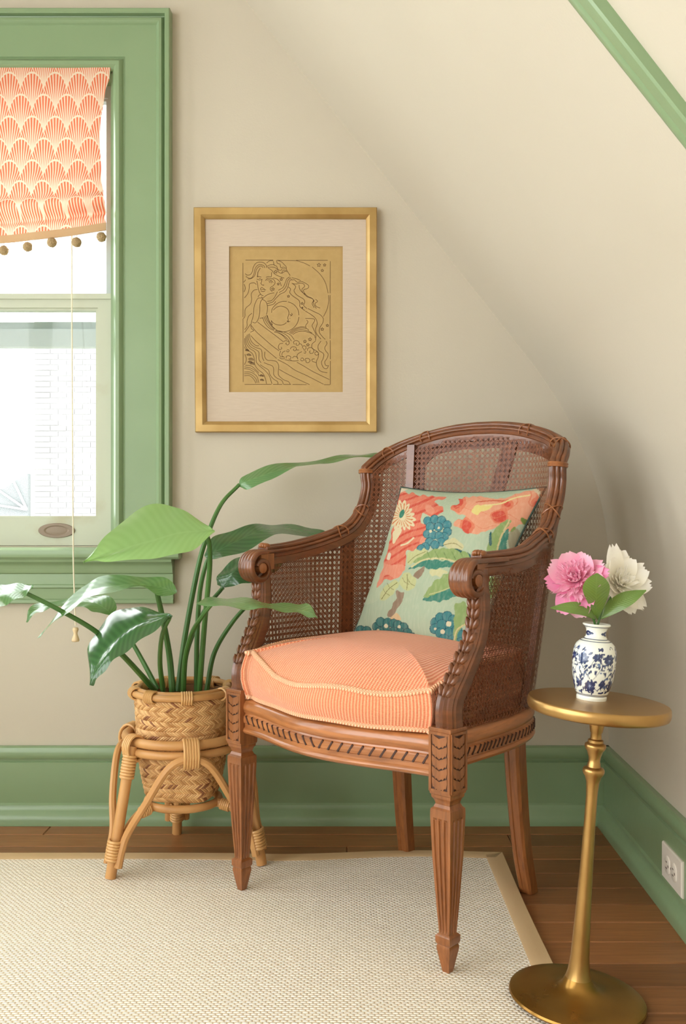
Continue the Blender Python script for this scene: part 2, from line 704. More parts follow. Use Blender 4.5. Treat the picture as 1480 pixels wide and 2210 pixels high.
b = MB()
xs = np.linspace(0.42, -0.60, 14)
secp = [(1.152, -0.004), (1.152, .010), (1.149, .016), (1.144, .019), (1.132, .0195), (1.127, .017), (1.124, .0205), (1.112, .0215), (1.104, .0215), (1.101, .019), (1.100, -0.004)]
G = [[(slope_pt(xv, t)[0], yv, slope_pt(xv, t)[1]) for (yv, t) in secp] for xv in xs]
b.grid(G, cv=True, cap=True)
tag(b.build('trim_1', MAT['green_paint'], angle=35), 'glossy green wooden trim strip running up the sloping ceiling', kind='structure')

# --- baseboards
BB = [(-.01, 0), (.037, 0), (.037, .016), (.033, .026), (.024, .034), (.0205, .040), (.0195, .047), (.015, .051), (.0145, .150), (.0095, .154), (.0095, .158), (.016, .160), (.0185, .166),
      (.0185, .178), (.015, .187), (.011, .190), (-.01, .190)]
G = [[(xv, YB - p_, z_) for (p_, z_) in BB] for xv in np.linspace(XL, xr(YB), 12)]
b = MB().grid(G, cv=True, cap=True)
tag(b.build('baseboard_back', MAT['green_paint'], angle=30), 'tall moulded green baseboard along the back wall', kind='structure')
G = [[(xr(yv) - p_, yv, z_) for (p_, z_) in BB] for yv in np.linspace(YB, YF, 16)]
b = MB().grid(G, cv=True, cap=True)
tag(b.build('baseboard_right', MAT['green_paint'], angle=30), 'tall moulded green baseboard along the knee wall with outlet', kind='structure')
G = [[(XL + p_, yv, z_) for (p_, z_) in BB] for yv in np.linspace(YB, YF, 8)]
b = MB().grid(G, cv=True, cap=True)
tag(b.build('baseboard_left', MAT['green_paint'], angle=30), 'tall moulded green baseboard along the left wall', kind='structure')

# --- floor of boards
fl = MB().box((XL, YF, -.03), (xr(YB) + .02, YB, -.012)).build('floor', MAT['subfloor'], smooth=False)
tag(fl, 'brown hardwood floor of narrow boards', kind='structure')
BW = 0.083
yy = YB - .012
rowi = 0
while yy > YF + .01:
    y1, y0 = yy, max(yy - BW, YF)
    xcur = XL + .005
    xend = xr(YB) - .004
    xcur_cut = XL + RNG.uniform(0.35, 1.3)
    cuts = [xcur]
    while xcur_cut < xend - .25:
        cuts.append(xcur_cut)
        xcur_cut += RNG.uniform(0.85, 1.5)
    cuts.append(xend)
    for a, c in zip(cuts[:-1], cuts[1:]):
        g_ = .0007
        e = .0018
        z1 = -RNG.uniform(0, .0007)
        cx, cy = (a + c) / 2, (y0 + y1) / 2
        hx, hy = (c - a) / 2 - g_, (y1 - y0) / 2 - g_
        V = [(-hx, -hy, -.012), (hx, -hy, -.012), (hx, hy, -.012), (-hx, hy, -.012), (-hx, -hy, z1 - e), (hx, -hy, z1 - e), (hx, hy, z1 - e), (-hx, hy, z1 - e),
             (-hx + e, -hy + e, z1), (hx - e, -hy + e, z1), (hx - e, hy - e, z1), (-hx + e, hy - e, z1)]
        F = [(0, 1, 5, 4), (1, 2, 6, 5), (2, 3, 7, 6), (3, 0, 4, 7), (4, 5, 9, 8), (5, 6, 10, 9), (6, 7, 11, 10), (7, 4, 8, 11), (8, 9, 10, 11)]
        pl = MB().add(V, F).build('plank', MAT['floor_wood'], fl, smooth=False, local=True)
        pl.location = (cx, cy, 0)
    yy -= BW
    rowi += 1

# ================================================================== WINDOW 1
win = thing('window_1', 'double-hung window with wide green moulded casing at the left', None, ((WX0 + WX1) / 2, YB, WZ0), kind='structure')
PXM = 2.395 / F_PX
CP = [(0, -.02), (0, .010), (3, .013), (5, .020), (9, .0245), (16, .0245), (21, .020), (24, .014), (26, .0135), (28, .0165), (95, .0165), (97, .0185), (99, .024), (103, .0275), (108, .0265), (111, .021), (113, .017),
      (115, .018), (116, .031), (118, .0335), (125, .0335), (127, .031), (128, -.004)]
CPm = [(a * PXM, bb) for a, bb in CP]
oz0 = WZ0 - .005


def casing(pts_fn, name='casing'):
    G = [[pts_fn(k, a, bb) for (a, bb) in CPm] for k in (0, 1)]
    return MB().grid(G, cv=True, cap=True).build(name, MAT['green_paint'], win, angle=30)


EO = 0.005
casing(lambda k, a, bb: (WX1 + EO + a, YB - bb, (oz0, WZ1 + EO + a)[k]))
casing(lambda k, a, bb: (WX0 - EO - a, YB - bb, (oz0, WZ1 + EO + a)[k]))
casing(lambda k, a, bb: ((WX0 - EO - a, WX1 + EO + a)[k], YB - bb, WZ1 + EO + a), 'casing')
# stool and apron
SX0, SX1 = WX0 - .150, -0.400
SP = [(.02, .655), (.050, .655), (.056, .660), (.058, .668), (.056, .677), (.050, .682), (-.10, .686), (-.10, .66)]
b = MB().grid([[(xv, YB - p_, z_) for (p_, z_) in SP] for xv in (SX0, SX1)], cv=True, cap=True)
b.build('window_stool', MAT['green_paint'], win, angle=35)
AP = [(-.004, .655), (.046, .655), (.044, .648), (.036, .643), (.031, .636), (.030, .628), (.027, .620), (.0225, .617), (.0225, .592), (.0255, .590), (.0255, .584), (.021, .581), (.019, .556), (.022, .553), (.022, .546), (.017, .543), (-.004, .543)]
b = MB().grid([[(xv, YB - p_, z_) for (p_, z_) in AP] for xv in (SX0 + .02, -0.419)], cv=True, cap=True)
b.build('apron', MAT['green_paint'], win, angle=30)

# jamb lining
b = MB()
b.box((WX1 - .001, YB - .005, WZ0), (WX1 + .006, YB + .14, WZ1)).box((WX0 - .006, YB - .005, WZ0), (WX0 + .001, YB + .14, WZ1))
b.box((WX0, YB - .005, WZ1 - .002), (WX1, YB + .14, WZ1 + .006))
b.build('jamb', MAT['green_paint'], win, smooth=False)
b = MB().box((WX0, YB + .05, WZ0 - .03), (WX1, YB + .20, WZ0 - .001))
b.build('outer_sill', MAT['sash_paint'], win, smooth=False)


def sash(name, x0, x1, z0, z1, y0, y1, sl, sr, rb, rt, mat, beadw=.006):
    b = MB()
    b.box((x0, y0, z0), (x0 + sl, y1, z1)).box((x1 - sr, y0, z0), (x1, y1, z1))
    b.box((x0 + sl, y0, z0), (x1 - sr, y1, z0 + rb)).box((x0 + sl, y0, z1 - rt), (x1 - sr, y1, z1))
    s_ = b.build(name, mat, win, smooth=False)
    # glazing bead, a recessed step round the pane
    b = MB()
    a0, a1, c0, c1 = x0 + sl, x1 - sr, z0 + rb, z1 - rt
    yb0, yb1 = y0 + .006, y1 - .004
    w_ = beadw
    b.box((a0, yb0, c0), (a0 + w_, yb1, c1)).box((a1 - w_, yb0, c0), (a1, yb1, c1))
    b.box((a0 + w_, yb0, c0), (a1 - w_, yb1, c0 + w_)).box((a0 + w_, yb0, c1 - w_), (a1 - w_, yb1, c1))
    b.build('glazing_bead', mat, s_, smooth=False)
    ym = (y0 + y1) / 2
    MB().box((a0 + .001, ym - .0015, c0 + .001), (a1 - .001, ym + .0015, c1 - .001)).build('pane', MAT['glass'], s_, smooth=False)
    return s_


ls = sash('lower_sash', WX0 + .002, WX1 - .002, WZ0 + .001, 1.312, YB + .018, YB + .053, .04, .0375, .068, .030, MAT['sash_paint'])
# meeting rail cap
MB().box((WX0 + .002, YB + .012, 1.303), (WX1 - .002, YB + .054, 1.316)).build('meeting_rail', MAT['sash_paint'], win, smooth=False)
us = sash('upper_sash', WX0 + .002, WX1 - .002, 1.192, WZ1 - .002, YB + .062, YB + .094, .022, .022, .040, .03, MAT['storm_frame'])
# storm frame outside: stacked rails seen through the lower pane
st = MB()
st.box((WX0 + .003, YB + .100, 1.240), (WX1 - .003, YB + .118, 1.262)).box((WX0 + .003, YB + .104, 1.208), (WX1 - .003, YB + .122, 1.222))
st.build('storm_rail', MAT['storm_frame'], win, smooth=False)
# finger lift: an oval dish on the bottom rail
c = at(122, 1145, YB + .016)
b = MB()
an = np.linspace(0, 2 * PI, 40, endpoint=False)
RX, RZ = .046, .0185
rings = [(1.0, .002), (1.0, -.002), (.95, -.0035), (.68, -.0035), (.62, -.0018), (.58, -.0012), (.52, -.0018), (.2, -.0022), (.01, -.0022)]
G = [[(c[0] + RX * k * math.cos(t), YB + .0175 + dy, c[2] + RZ * k * math.sin(t)) for t in an] for k, dy in rings]
b.grid(G, cv=True)
b.build('sash_lift', MAT['bronze_lift'], ls, angle=30, label='oval dark bronze finger lift')

# --- roman blind
bl = thing('roman_blind', 'coral and cream feather-print roman blind with pompom fringe, in the window', 'blind', (-.95, YB - .004, WZ1))
yb = 2.4035


def bz(py):
    return CAM_H - (py - CY) * yb / F_PX


def bx(px):
    return (px - CX) * yb / F_PX


RE = np.array([(147, 238), (172, 236), (194, 228), (230, 223), (257, 218), (302, 215), (356, 218), (400, 221), (441, 229), (468, 225), (490, 230)], float)
NU, NV = 150, 120
XB0 = WX0 + .012
G = np.zeros((NV, NU, 3))
UV = np.zeros((NV, NU, 2))
for i in range(NV):
    t = i / (NV - 1)
    for j in range(NU):
        s = j / (NU - 1)
        # bottom hem sags towards the middle of the window
        xm = XB0 + s * (bx(238) - XB0)
        sagpx = 34 * (1 - ((xm + .95) / .40) ** 2)
        py = 138 + t * (339 + max(sagpx, -10) * t ** 3)
        xe = bx(np.interp(138 + t * 344, RE[:, 0], RE[:, 1]))
        xl = XB0 + .018 * math.sin(t * PI)
        xx_ = xl + s * (xe - xl)
        yv = yb + (.003 * math.sin(s * 17 + t * 3) + .002 * math.sin(s * 31)) * t ** .5
        # soft pleats near the hem
        yv -= .020 * math.exp(-((t - .86) / .045) ** 2) - .012 * math.exp(-((t - .93) / .02) ** 2)
        yv -= .010 * math.exp(-((t - .74) / .05) ** 2)
        G[i, j] = (xx_, yv, bz(py))
        UV[i, j] = (xx_ * 1.02, -(bz(py) - WZ1) * 0.98 + .03 * math.exp(-((t - .86) / .045) ** 2) * .5)
b = MB().grid(G)
b.uv = UV.reshape(-1, 2)
o = b.build('blind_cloth', MAT['blind_print'], bl, angle=180, fix=False)
# beige band along the hem
Gb = np.zeros((2, NU, 3))
Gb2 = np.zeros((4, NU, 3))
for j in range(NU):
    p_ = G[-1, j]
    q_ = p_ + np.array([0, -.0015, 0])
    for k, (dz, dy) in enumerate(((.001, 0), (-.0175, .0), (-.0175, .004), (.001, .004))):
        Gb2[k, j] = q_ + np.array([0, dy, dz])
b = MB().grid(np.transpose(Gb2, (1, 0, 2)), cv=True, cap=True)
b.build('hem_band', MAT['blind_trim'], bl, angle=50)
# pompoms
k = 0
sph = MB()
SPH = []
for i in range(13):
    a = PI * i / 12
    SPH.append([(math.sin(a) * math.cos(t), math.sin(a) * math.sin(t), math.cos(a)) for t in np.linspace(0, 2 * PI, 20, endpoint=False)])
SPH = np.array(SPH)
xw = bx(218)
while xw > XB0:
    j = int(np.clip((xw - XB0) / (G[-1, -1, 0] - XB0) * (NU - 1), 0, NU - 1))
    base = G[-1, j]
    drop = .0320 + .004 * math.sin(k * 2.1)
    ctr = np.array([xw, base[1] + .001, base[2] - drop])
    rr = .0118
    jit = 1 + .045 * RNG.standard_normal(SPH.shape[:2])[..., None]
    jit[0] = jit[-1] = 1
    b = MB().grid(ctr + SPH * rr * jit, cv=True)
    po = b.build('pompom', MAT['pompom'], bl, angle=180)
    MB().tube([ctr + (0, 0, rr * .8), (xw, base[1] + .001, base[2] - .012)], .0008, 5).build('thread', MAT['cord'], po)
    xw -= .0605
    k += 1

# --- pull cord
pc = thing('pull_cord', 'thin cream blind pull cord with wooden tassel hanging before the window', 'cord', (-.66, 2.39, .50))
pts = [at(155, 300, 2.419), at(155, 640, 2.410), at(156, 900, 2.375), at(158, 1180, 2.35), at(160, 1270, 2.345), at(163, 1350, 2.345)]
MB().tube(catmull(pts, 40), .0017, 6).build('cord', MAT['cord'], pc)
c = at(163, 1369, 2.345)
MB().lathe([(.0015, .017), (.006, .016), (.0075, .012), (.006, .007), (.0045, .003), (.0055, -.002), (.0085, -.010), (.0095, -.015), (.008, -.0175), (.001, -.018)], 16, c).build('tassel', MAT['cord_tassel'], pc, angle=60)

# ================================================================== WINDOW 2 (left wall, out of view)
zm = (VZ0 + VZ1) / 2


def side_window(name, label, ya, yb_):
    w_ = thing(name, label, None, (XL, (ya + yb_) / 2, VZ0), kind='structure')
    for (y0, y1, z0, z1) in ((ya - .12, ya, VZ0 - .1, VZ1 + .13), (yb_, yb_ + .12, VZ0 - .1, VZ1 + .13), (ya, yb_, VZ1, VZ1 + .13), (ya, yb_, VZ0 - .1, VZ0)):
        MB().box((XL - .002, y0, z0), (XL + .025, y1, z1)).build('casing', MAT['green_paint'], w_, smooth=False)
    ymid = (ya + yb_) / 2
    for (y0, y1) in ((ya, ymid - .02), (ymid + .02, yb_)):
        for (z0, z1, xo) in ((VZ0, zm + .015, -.06), (zm - .015, VZ1, -.10)):
            b = MB()
            b.box((XL + xo, y0, z0), (XL + xo + .035, y0 + .035, z1)).box((XL + xo, y1 - .035, z0), (XL + xo + .035, y1, z1))
            b.box((XL + xo, y0 + .035, z0), (XL + xo + .035, y1 - .035, z0 + .04)).box((XL + xo, y0 + .035, z1 - .03), (XL + xo + .035, y1 - .035, z1))
            s_ = b.build('sash', MAT['sash_paint'], w_, smooth=False)
            MB().box((XL + xo + .016, y0 + .036, z0 + .041), (XL + xo + .019, y1 - .036, z1 - .031)).build('pane', MAT['glass'], s_, smooth=False)
    MB().box((XL - .13, ymid - .019, VZ0), (XL - .005, ymid + .019, VZ1)).build('mullion', MAT['sash_paint'], w_, smooth=False)
    portal('portal_left', (XL - .17, ymid, zm), yb_ - ya, VZ1 - VZ0, (1, 0, 0))


side_window('window_2', 'tall window in the left wall next to the plant', VY0, VY1)
side_window('fill_window', 'unseen tall window added in the left wall nearest the camera for fill light', UY0, UY1)
portal('portal_back', ((WX0 + WX1) / 2, YB + .17, (WZ0 + WZ1) / 2), WX1 - WX0, WZ1 - WZ0, (0, -1, 0))
# ================================================================== OUTSIDE
OD = 13.0
nh = thing('neighbour_house', 'pale brick house seen washed out through the lower window pane', 'house', ((60 - CX) * OD / F_PX, OD, -4))
x0, x1 = (74 - CX) * OD / F_PX, (420 - CX) * OD / F_PX
z0, z1 = CAM_H - (1300 - CY) * OD / F_PX, CAM_H - (560 - CY) * OD / F_PX
MB().box((x0, OD, -4), (x1 + 3, OD + .4, z1 + 3)).build('wall', MAT['outside_mortar'], nh, smooth=False)
br = MB().box((-.104, -.012, -.031), (.104, .02, .031)).build('brick', MAT['outside_brick'], nh, smooth=False, local=True)
first = True
zc = CAM_H - (1150 - CY) * OD / F_PX
rr = 0
while zc < CAM_H - (740 - CY) * OD / F_PX:
    xc = x0 + (.108 if rr % 2 else .0)
    while xc < (232 - CX) * OD / F_PX:
        if xc - .1 > x0 - .12:
            o = br if first else br.copy()
            if not first:
                COL.objects.link(o)
            first = False
            o.parent = nh
            o.location = (max(xc, x0 + .104) - ORIGIN[nh.name][0], -.0 + RNG.uniform(-.004, .004), zc - ORIGIN[nh.name][2])
        xc += .216
    zc += .0735
    rr += 1
# ribbed gable end low at the left
ga = thing('porch_gable', 'grey porch gable with white radiating ribs, bottom left of the pane', 'gable', tuple(at(60, 1110, 10.0)))
gp = [at(-60, 1180, 10), at(60, 1180, 10), at(60, 1022, 10), at(45, 1030, 10), at(5, 1055, 10), at(-60, 1060, 10)]
V = [p_ + np.array([0, dy, 0]) for dy in (0, .1) for p_ in gp]
n_ = len(gp)
F = [tuple(range(n_)), tuple(range(2 * n_ - 1, n_ - 1, -1))] + [(i, (i + 1) % n_, (i + 1) % n_ + n_, i + n_) for i in range(n_)]
MB().add(V, F).build('panel', MAT['outside_grey'], ga, smooth=False)
for e in ((28, 1036), (-12, 1052), (-40, 1085)):
    a_, b_ = at(58, 1100, 9.97), at(e[0], e[1], 9.97)
    MB().tube([a_, b_], .012, 6).build('rib', MAT['outside_white'], ga)
gd = MB().box((-30, YB + .5, -4.3), (30, 60, -4.0)).build('ground', MAT['outside_ground'], smooth=False)
tag(gd, 'pale ground outside below the window', kind='structure')
# ================================================================== THE CHAIR
CH_X, CH_Y, CH_A = -0.0150, 1.7869, math.radians(42.95)
chair = thing('cane_armchair', 'dark carved wooden tub armchair with caned back and arms', 'chair', (CH_X, CH_Y, 0.0), -CH_A)
ORIGIN[chair.name] = np.zeros(3)          # its parts are written in chair space
WD, WR = MAT['chair_wood'], MAT['chair_wood_rail']


def ch_world(P):
    P = np.asarray(P, float)
    c, s = math.cos(CH_A), math.sin(CH_A)
    out = P.copy()
    out[..., 0] = CH_X + P[..., 0] * c + P[..., 1] * s
    out[..., 1] = CH_Y - P[..., 0] * s + P[..., 1] * c
    return out


Y1 = 0.08                    # where the side starts to bend
ZB, ZT = 0.395, 0.955


def plan(th, f):
    """th 0..pi right side -> back -> left side ; f 0 bottom .. 1 top of the shell"""
    a = 0.255 + (0.279 - 0.255) * min(1.0, f * 1.9)
    yb_ = 0.388 + (0.449 - 0.388) * f
    n = 3.0 + 1.0 * f
    cs, sn = math.cos(th), math.sin(th)
    x_ = a * math.copysign(abs(cs) ** (2 / n), cs)
    y_ = Y1 + (yb_ - Y1) * abs(sn) ** (2 / n)
    return x_, y_


# table: for equal arclength steps s (measured at mid height) the shell's plan angle
TH = np.concatenate([np.linspace(0, PI, 1401)])
midp = np.array([plan(t, .5) for t in TH])
seg = np.r_[0, np.cumsum(np.hypot(*np.diff(midp, axis=0).T))]
S_SIDE = 0.10                # straight piece in front of the bend
S_TOT = seg[-1] + 2 * S_SIDE


def shell(s, z, off=0.0):
    """point on the tub at arclength s (0 = right front, S_TOT = left front), height z, offset outwards"""
    f = (z - ZB) / (ZT - ZB)
    q = s - S_SIDE
    if q < 0:
        x_, y_ = plan(0, f)
        y_ = Y1 + q
        nx, ny = 1.0, 0.0
    elif q > seg[-1]:
        x_, y_ = plan(PI, f)
        y_ = Y1 - (q - seg[-1])
        nx, ny = -1.0, 0.0
    else:
        th = np.interp(q, seg, TH)
        x_, y_ = plan(th, f)
        xa, ya = plan(max(th - .02, 0), f)
        xb, yb2 = plan(min(th + .02, PI), f)
        tx, ty = xb - xa, yb2 - ya
        L = math.hypot(tx, ty) + 1e-9
        nx, ny = ty / L, -tx / L
    # arms swell outwards a little at elbow height
    sw = 0.008 * math.exp(-((z - .70) / .10) ** 2) * max(0.0, 1 - max(y_ - .05, 0) / .25)
    return np.array([x_ + nx * (off + sw), y_ + ny * (off + sw), z])


def s_of(x_, y_, f):
    """nearest shell arclength of a right-hand point"""
    best = min(((plan(t, f)[0] - x_) ** 2 + (plan(t, f)[1] - y_) ** 2, i) for i, t in enumerate(TH[:701]))
    return seg[best[1]] + S_SIDE if y_ > Y1 + .004 else S_SIDE - (Y1 - y_)


# --- top rail: right half in chair space, then mirrored
RAIL = [(.268, .066, .686), (.281, .14, .690), (.281, .191, .697), (.270, .238, .708), (.260, .288, .723), (.253, .322, .740), (.247, .346, .768), (.246, .362, .80),
        (.2455, .369, .829), (.247, .367, .852), (.2475, .368, .866)]
CREST = [(.2475, .368, .866), (.240, .392, .885), (.224, .416, .903), (.185, .436, .922), (.123, .448, .939), (.06, .451, .948), (0, .452, .9505)]


def mir(P):
    P = np.array(P, float)
    P[..., 0] *= -1
    return P


half = np.vstack([catmull(RAIL, 60)[:-1], catmull(CREST, 46)])
path = np.vstack([half, mir(half[::-1])[1:]])


def shell_normal(P):
    x_, y_, z = P
    f = np.clip((z - ZB) / (ZT - ZB), 0, 1)
    if y_ <= Y1:
        return np.array([math.copysign(1, x_), 0, 0])
    a = 0.279
    bb = 0.388 + .061 * f - Y1
    n = 3.0 + f
    g_ = np.array([math.copysign((abs(x_) / a) ** (n - 1) / a, x_), ((y_ - Y1) / bb) ** (n - 1) / bb, 0])
    return g_ / (np.linalg.norm(g_) + 1e-9)


def frames(path):
    T = norm(np.gradient(path, axis=0))
    N = np.array([shell_normal(p_) for p_ in path])
    N = norm(N - T * np.sum(N * T, 1, keepdims=True))
    B = norm(np.cross(N, T))
    return T, N, B


T_, N_, B_ = frames(path)
# reeded bundle section: (outwards, away from the cane)
sec = []
for i in range(61):
    a = math.radians(-18 + 216 * i / 60)
    k = 1 - .27 * (1 - abs(math.sin(a * 5 * 180 / 216 + math.radians(18) * 5 * 180 / 216)))
    sec.append((.0172 * k * math.cos(a), .0155 * k * math.sin(a)))
sec += [(-.0145, -.010), (-.0125, -.012), (-.0125, -.026), (.0125, -.026), (.0125, -.012), (.0145, -.010)]
b = MB().sweep(path, N_, B_, sec)
b.build('top_rail', MAT['chair_wood_dark'], chair, angle=35, local=True)

# bindings carved round the rail
rail_len = np.r_[0, np.cumsum(np.linalg.norm(np.diff(path, axis=0), axis=1))]


def loop_at(i, tilt=0.0, grow=1.0):
    out_ = []
    for a in np.linspace(-25, 205, 18):
        a = math.radians(a)
        dn, db = .0168 * grow * math.cos(a), .0158 * grow * math.sin(a)
        out_.append(path[i] + N_[i] * dn + B_[i] * db + T_[i] * tilt * math.cos(a))
    return np.array(out_)


nR = len(RAIL)
ear = 58
npth = len(path)
for i, tl in ((ear, 0), (ear - 2, 0), (npth - 1 - ear, 0), (npth - 1 - ear + 2, 0)):
    MB().tube(loop_at(i, tl, 1.04), .0030, 6).build('rail_collar', WD, chair, local=True)
for i in (24, 36, 74, 88):
    for ii in (i, npth - 1 - i):
        b = MB()
        b.tube(loop_at(ii, .012), .0016, 5).tube(loop_at(ii, -.012), .0016, 5)
        b.build('ribbon_binding', WD, chair, local=True)

# --- cane boundary in (s, z)
rs = np.array([s_of(abs(p_[0]), p_[1], np.clip((p_[2] - ZB) / (ZT - ZB), 0, 1)) for p_ in half])
rz = half[:, 2] - .016
order = np.maximum.accumulate(rs)


def z_top(s):
    s = min(s, S_TOT - s)
    return float(np.interp(s, order + np.arange(len(order)) * 1e-7, rz))


POST = np.array([(.2576, .0, .410), (.258, .001, .455), (.2625, .028, .50), (.268, .056, .55), (.272, .066, .60), (.272, .064, .645), (.270, .064, .672)])
POSTP = catmull(POST, 50)


def s_min(z):
    return S_SIDE - Y1 + float(np.interp(z, POSTP[:, 2], POSTP[:, 1])) + .014


# --- cane: six-way weave, two layers
PITCH = 0.0116


s_b = s_of(.165, .437, .9)
s_r = s_of(.236, .400, .9)


def z_low(s):
    """lower edge of the frame round the open back panel"""
    e = (S_TOT - s) - (s_b + .024)
    return z_top(s) - .026 - .026 * max(0.0, 1 - e / .045) ** 2


def inside(s, z, outer=False):
    ss = min(s, S_TOT - s)
    if z < ZB + .006 or ss < s_min(z) or z > z_top(s):
        return False
    return not (outer and s > s_r and S_TOT - s > s_b + .026 and z < z_low(s) + .004)


def cane_layer(off, name, ph):
    b = MB()
    lift = .0007 if off > 0 else -.0007

    def ribbon(sz, w_, ds, dz, o_):
        run = []
        runs = []
        for (s, z) in sz:
            if inside(s, z, off > 0):
                run.append((s, z))
            else:
                if len(run) > 1:
                    runs.append(run)
                run = []
        if len(run) > 1:
            runs.append(run)
        for run in runs:
            A = np.array([shell(s - ds * w_ / 2, z - dz * w_ / 2, o_) for s, z in run])
            B = np.array([shell(s + ds * w_ / 2, z + dz * w_ / 2, o_) for s, z in run])
            n = len(run)
            b.add(np.vstack([A, B]), [(i, i + 1, n + i + 1, n + i) for i in range(n - 1)])

    ns = int(S_TOT / PITCH) + 2
    nz_ = int((ZT - ZB) / PITCH) + 2
    st = PITCH / 2
    for i in range(ns):
        for d_ in (-.00125, .00125):
            s = i * PITCH + d_ + ph
            if 0 < s < S_TOT:
                ribbon([(s, ZB + k * PITCH) for k in np.arange(0, nz_, 1.0)], .0011, 1, 0, off)
    for k in range(nz_):
        for d_ in (-.00125, .00125):
            z = ZB + k * PITCH + d_ + ph
            ribbon([(s, z) for s in np.arange(.002, S_TOT, PITCH)], .0011, 0, 1, off + lift)
    r2 = math.sqrt(.5)
    smax = S_TOT
    for sg, o_ in ((1, off + 2 * lift), (-1, off + 3 * lift)):
        for i in range(-nz_ - 1, ns + nz_ + 1):
            s0 = (i + .5) * PITCH + (2 * ph if sg < 0 else 0)
            pts_ = [(s0 + sg * k * st, ZB + k * st) for k in range(2 * nz_)]
            pts_ = [p_ for p_ in pts_ if 0 < p_[0] < smax]
            if len(pts_) > 2:
                ribbon(pts_, .0014, r2, -sg * r2, o_)
    return b.build(name, MAT['cane'], chair, smooth=False, local=True, kind='stuff', fix=False)


cane_layer(.0095, 'cane_outer_panel', 0.0)
cane_layer(-.0095, 'cane_inner_panel', .0023)


# --- uprights inside the shell
def stile(s, z0, z1, w_, o0, o1, lean=0.0, name='stile'):
    zs = np.linspace(z0, z1, 24)
    G = []
    for z in zs:
        sc = s + lean * (z - z0)
        G.append([shell(sc - w_ / 2, z, o0), shell(sc + w_ / 2, z, o0), shell(sc + w_ / 2, z, o1), shell(sc - w_ / 2, z, o1)])
    return MB().grid(G, cv=True, cap=True).build(name, MAT['chair_wood_dark'], chair, angle=30, local=True)


s_c = S_TOT / 2
frm = MB()
Gf = [[shell(s, z_low(s), .004), shell(s, z_low(s), .0085), shell(s, z_top(s) + .008, .0085), shell(s, z_top(s) + .008, .004)] for s in np.linspace(s_r, S_TOT - s_b - .004, 60)]
frm.grid(Gf, cv=True, cap=True)
for sa_ in (S_TOT - s_b - .028,):
    Gf = [[shell(sa_, z, .004), shell(sa_ + .024, z, .004), shell(sa_ + .024, z, .0085), shell(sa_, z, .0085)] for z in np.linspace(ZB, z_low(sa_) + .004, 20)]
    frm.grid(Gf, cv=True, cap=True)
frm.build('back_frame', MAT['chair_wood_dark'], chair, angle=30, local=True)
for sgn in (0, 1):
    s_ = s_b if sgn == 0 else S_TOT - s_b
    if sgn:
        stile(s_, ZB, z_top(s_) + .010, .020, -.0155, .0145, name='back_stile')
    s2 = S_SIDE + .232
    s_ = s2 if sgn == 0 else S_TOT - s2
    stile(s_, ZB, z_top(s_) + .004, .030, -.006, .006, name='inner_slat')
stile(s_c + .043, ZB, z_top(s_c - .06) + .004, .034, .001, .008, lean=-.23, name='inner_slat')

# --- seat rail
RSEC = [(-.020, .338), (.006, .338), (.0105, .341), (.0125, .345), (.0105, .349), (.008, .351), (.0075, .353), (.0105, .355), (.0115, .361), (.0105, .368), (.0075, .370), (.0065, .373), (.0095, .376),
        (.0115, .383), (.0105, .391), (.006, .397), (.001, .400), (-.020, .400)]
ZOFF = .006


def side_rail():
    G = []
    for s in np.linspace(S_SIDE - Y1 + .012, S_TOT - (S_SIDE - Y1 + .012), 130):
        base = shell(s, ZB, 0)
        nn = shell(s, ZB, 1.0) - base
        G.append([base + nn * (o_ + .004) + np.array([0, 0, z - ZB + ZOFF]) for o_, z in RSEC])
    return MB().grid(G, cv=True, cap=True).build('seat_rail', WR, chair, angle=35, local=True)


sr = side_rail()


def bow(xv):
    return -.044 * (0.5 + 0.5 * math.cos(PI * min(1, abs(xv) / .236))) ** .8 - .004


fx = np.linspace(-.242, .242, 70)
G, fpath, fn = [], [], []
for xv in fx:
    e = .002
    d_ = (bow(xv + e) - bow(xv - e)) / (2 * e)
    nn = norm(np.array([d_, -1, 0.0]))
    fpath.append((xv, bow(xv), 0))
    fn.append(nn)
    kz = 1.0
    G.append([np.array([xv, bow(xv), 0]) + nn * o_ + np.array([0, 0, z - .004 - (.006 if z < .352 else 0)]) for o_, z in RSEC])
fr_ = MB().grid(G, cv=True, cap=True).build('front_rail', WR, chair, angle=35, local=True)
# carved ribbon ticks in the lower band
tk = MB()
for i, xv in enumerate(np.linspace(-.222, .222, 23)):
    nn = norm(np.array([(bow(xv + .002) - bow(xv - .002)) / .004, -1, 0.0]))
    tt_ = np.array([-nn[1], nn[0], 0])
    sg = 1 if xv > 0 else -1
    c = np.array([xv, bow(xv), .3575]) + nn * .0105
    ax = norm(tt_ * .5 * sg + np.array([0, 0, .75])) * .0092
    tk.obox(c, ax, norm(np.cross(nn, ax)) * .0016, nn * .0018)
tk.build('carved_ribbon', MAT['carved_groove'], fr_, smooth=False, local=True)
tk = MB()
for s in np.arange(S_SIDE - Y1 + .04, S_TOT - .04, .016):
    base = shell(s, ZB, 0)
    nn = norm(shell(s, ZB, 1.0) - base)
    tt_ = np.array([-nn[1], nn[0], 0])
    c = base + nn * .0148 + np.array([0, 0, .3675 - ZB])
    ax = norm(tt_ * .55 + np.array([0, 0, .7])) * .0085
    tk.obox(c, ax, norm(np.cross(nn, ax)) * .0015, nn * .0016)
tk.build('carved_ribbon', MAT['carved_groove'], sr, smooth=False, local=True)
# seat board under the cushion
Gs = [[(k * shell(s, ZB, -.01)[0], .16 + k * (shell(s, ZB, -.01)[1] - .16), .397) for s in np.linspace(0.02, S_TOT - .02, 50)] for k in (1.0, .02)]
MB().grid(Gs).build('seat_base', MAT['cane'], chair, local=True, fix=False)


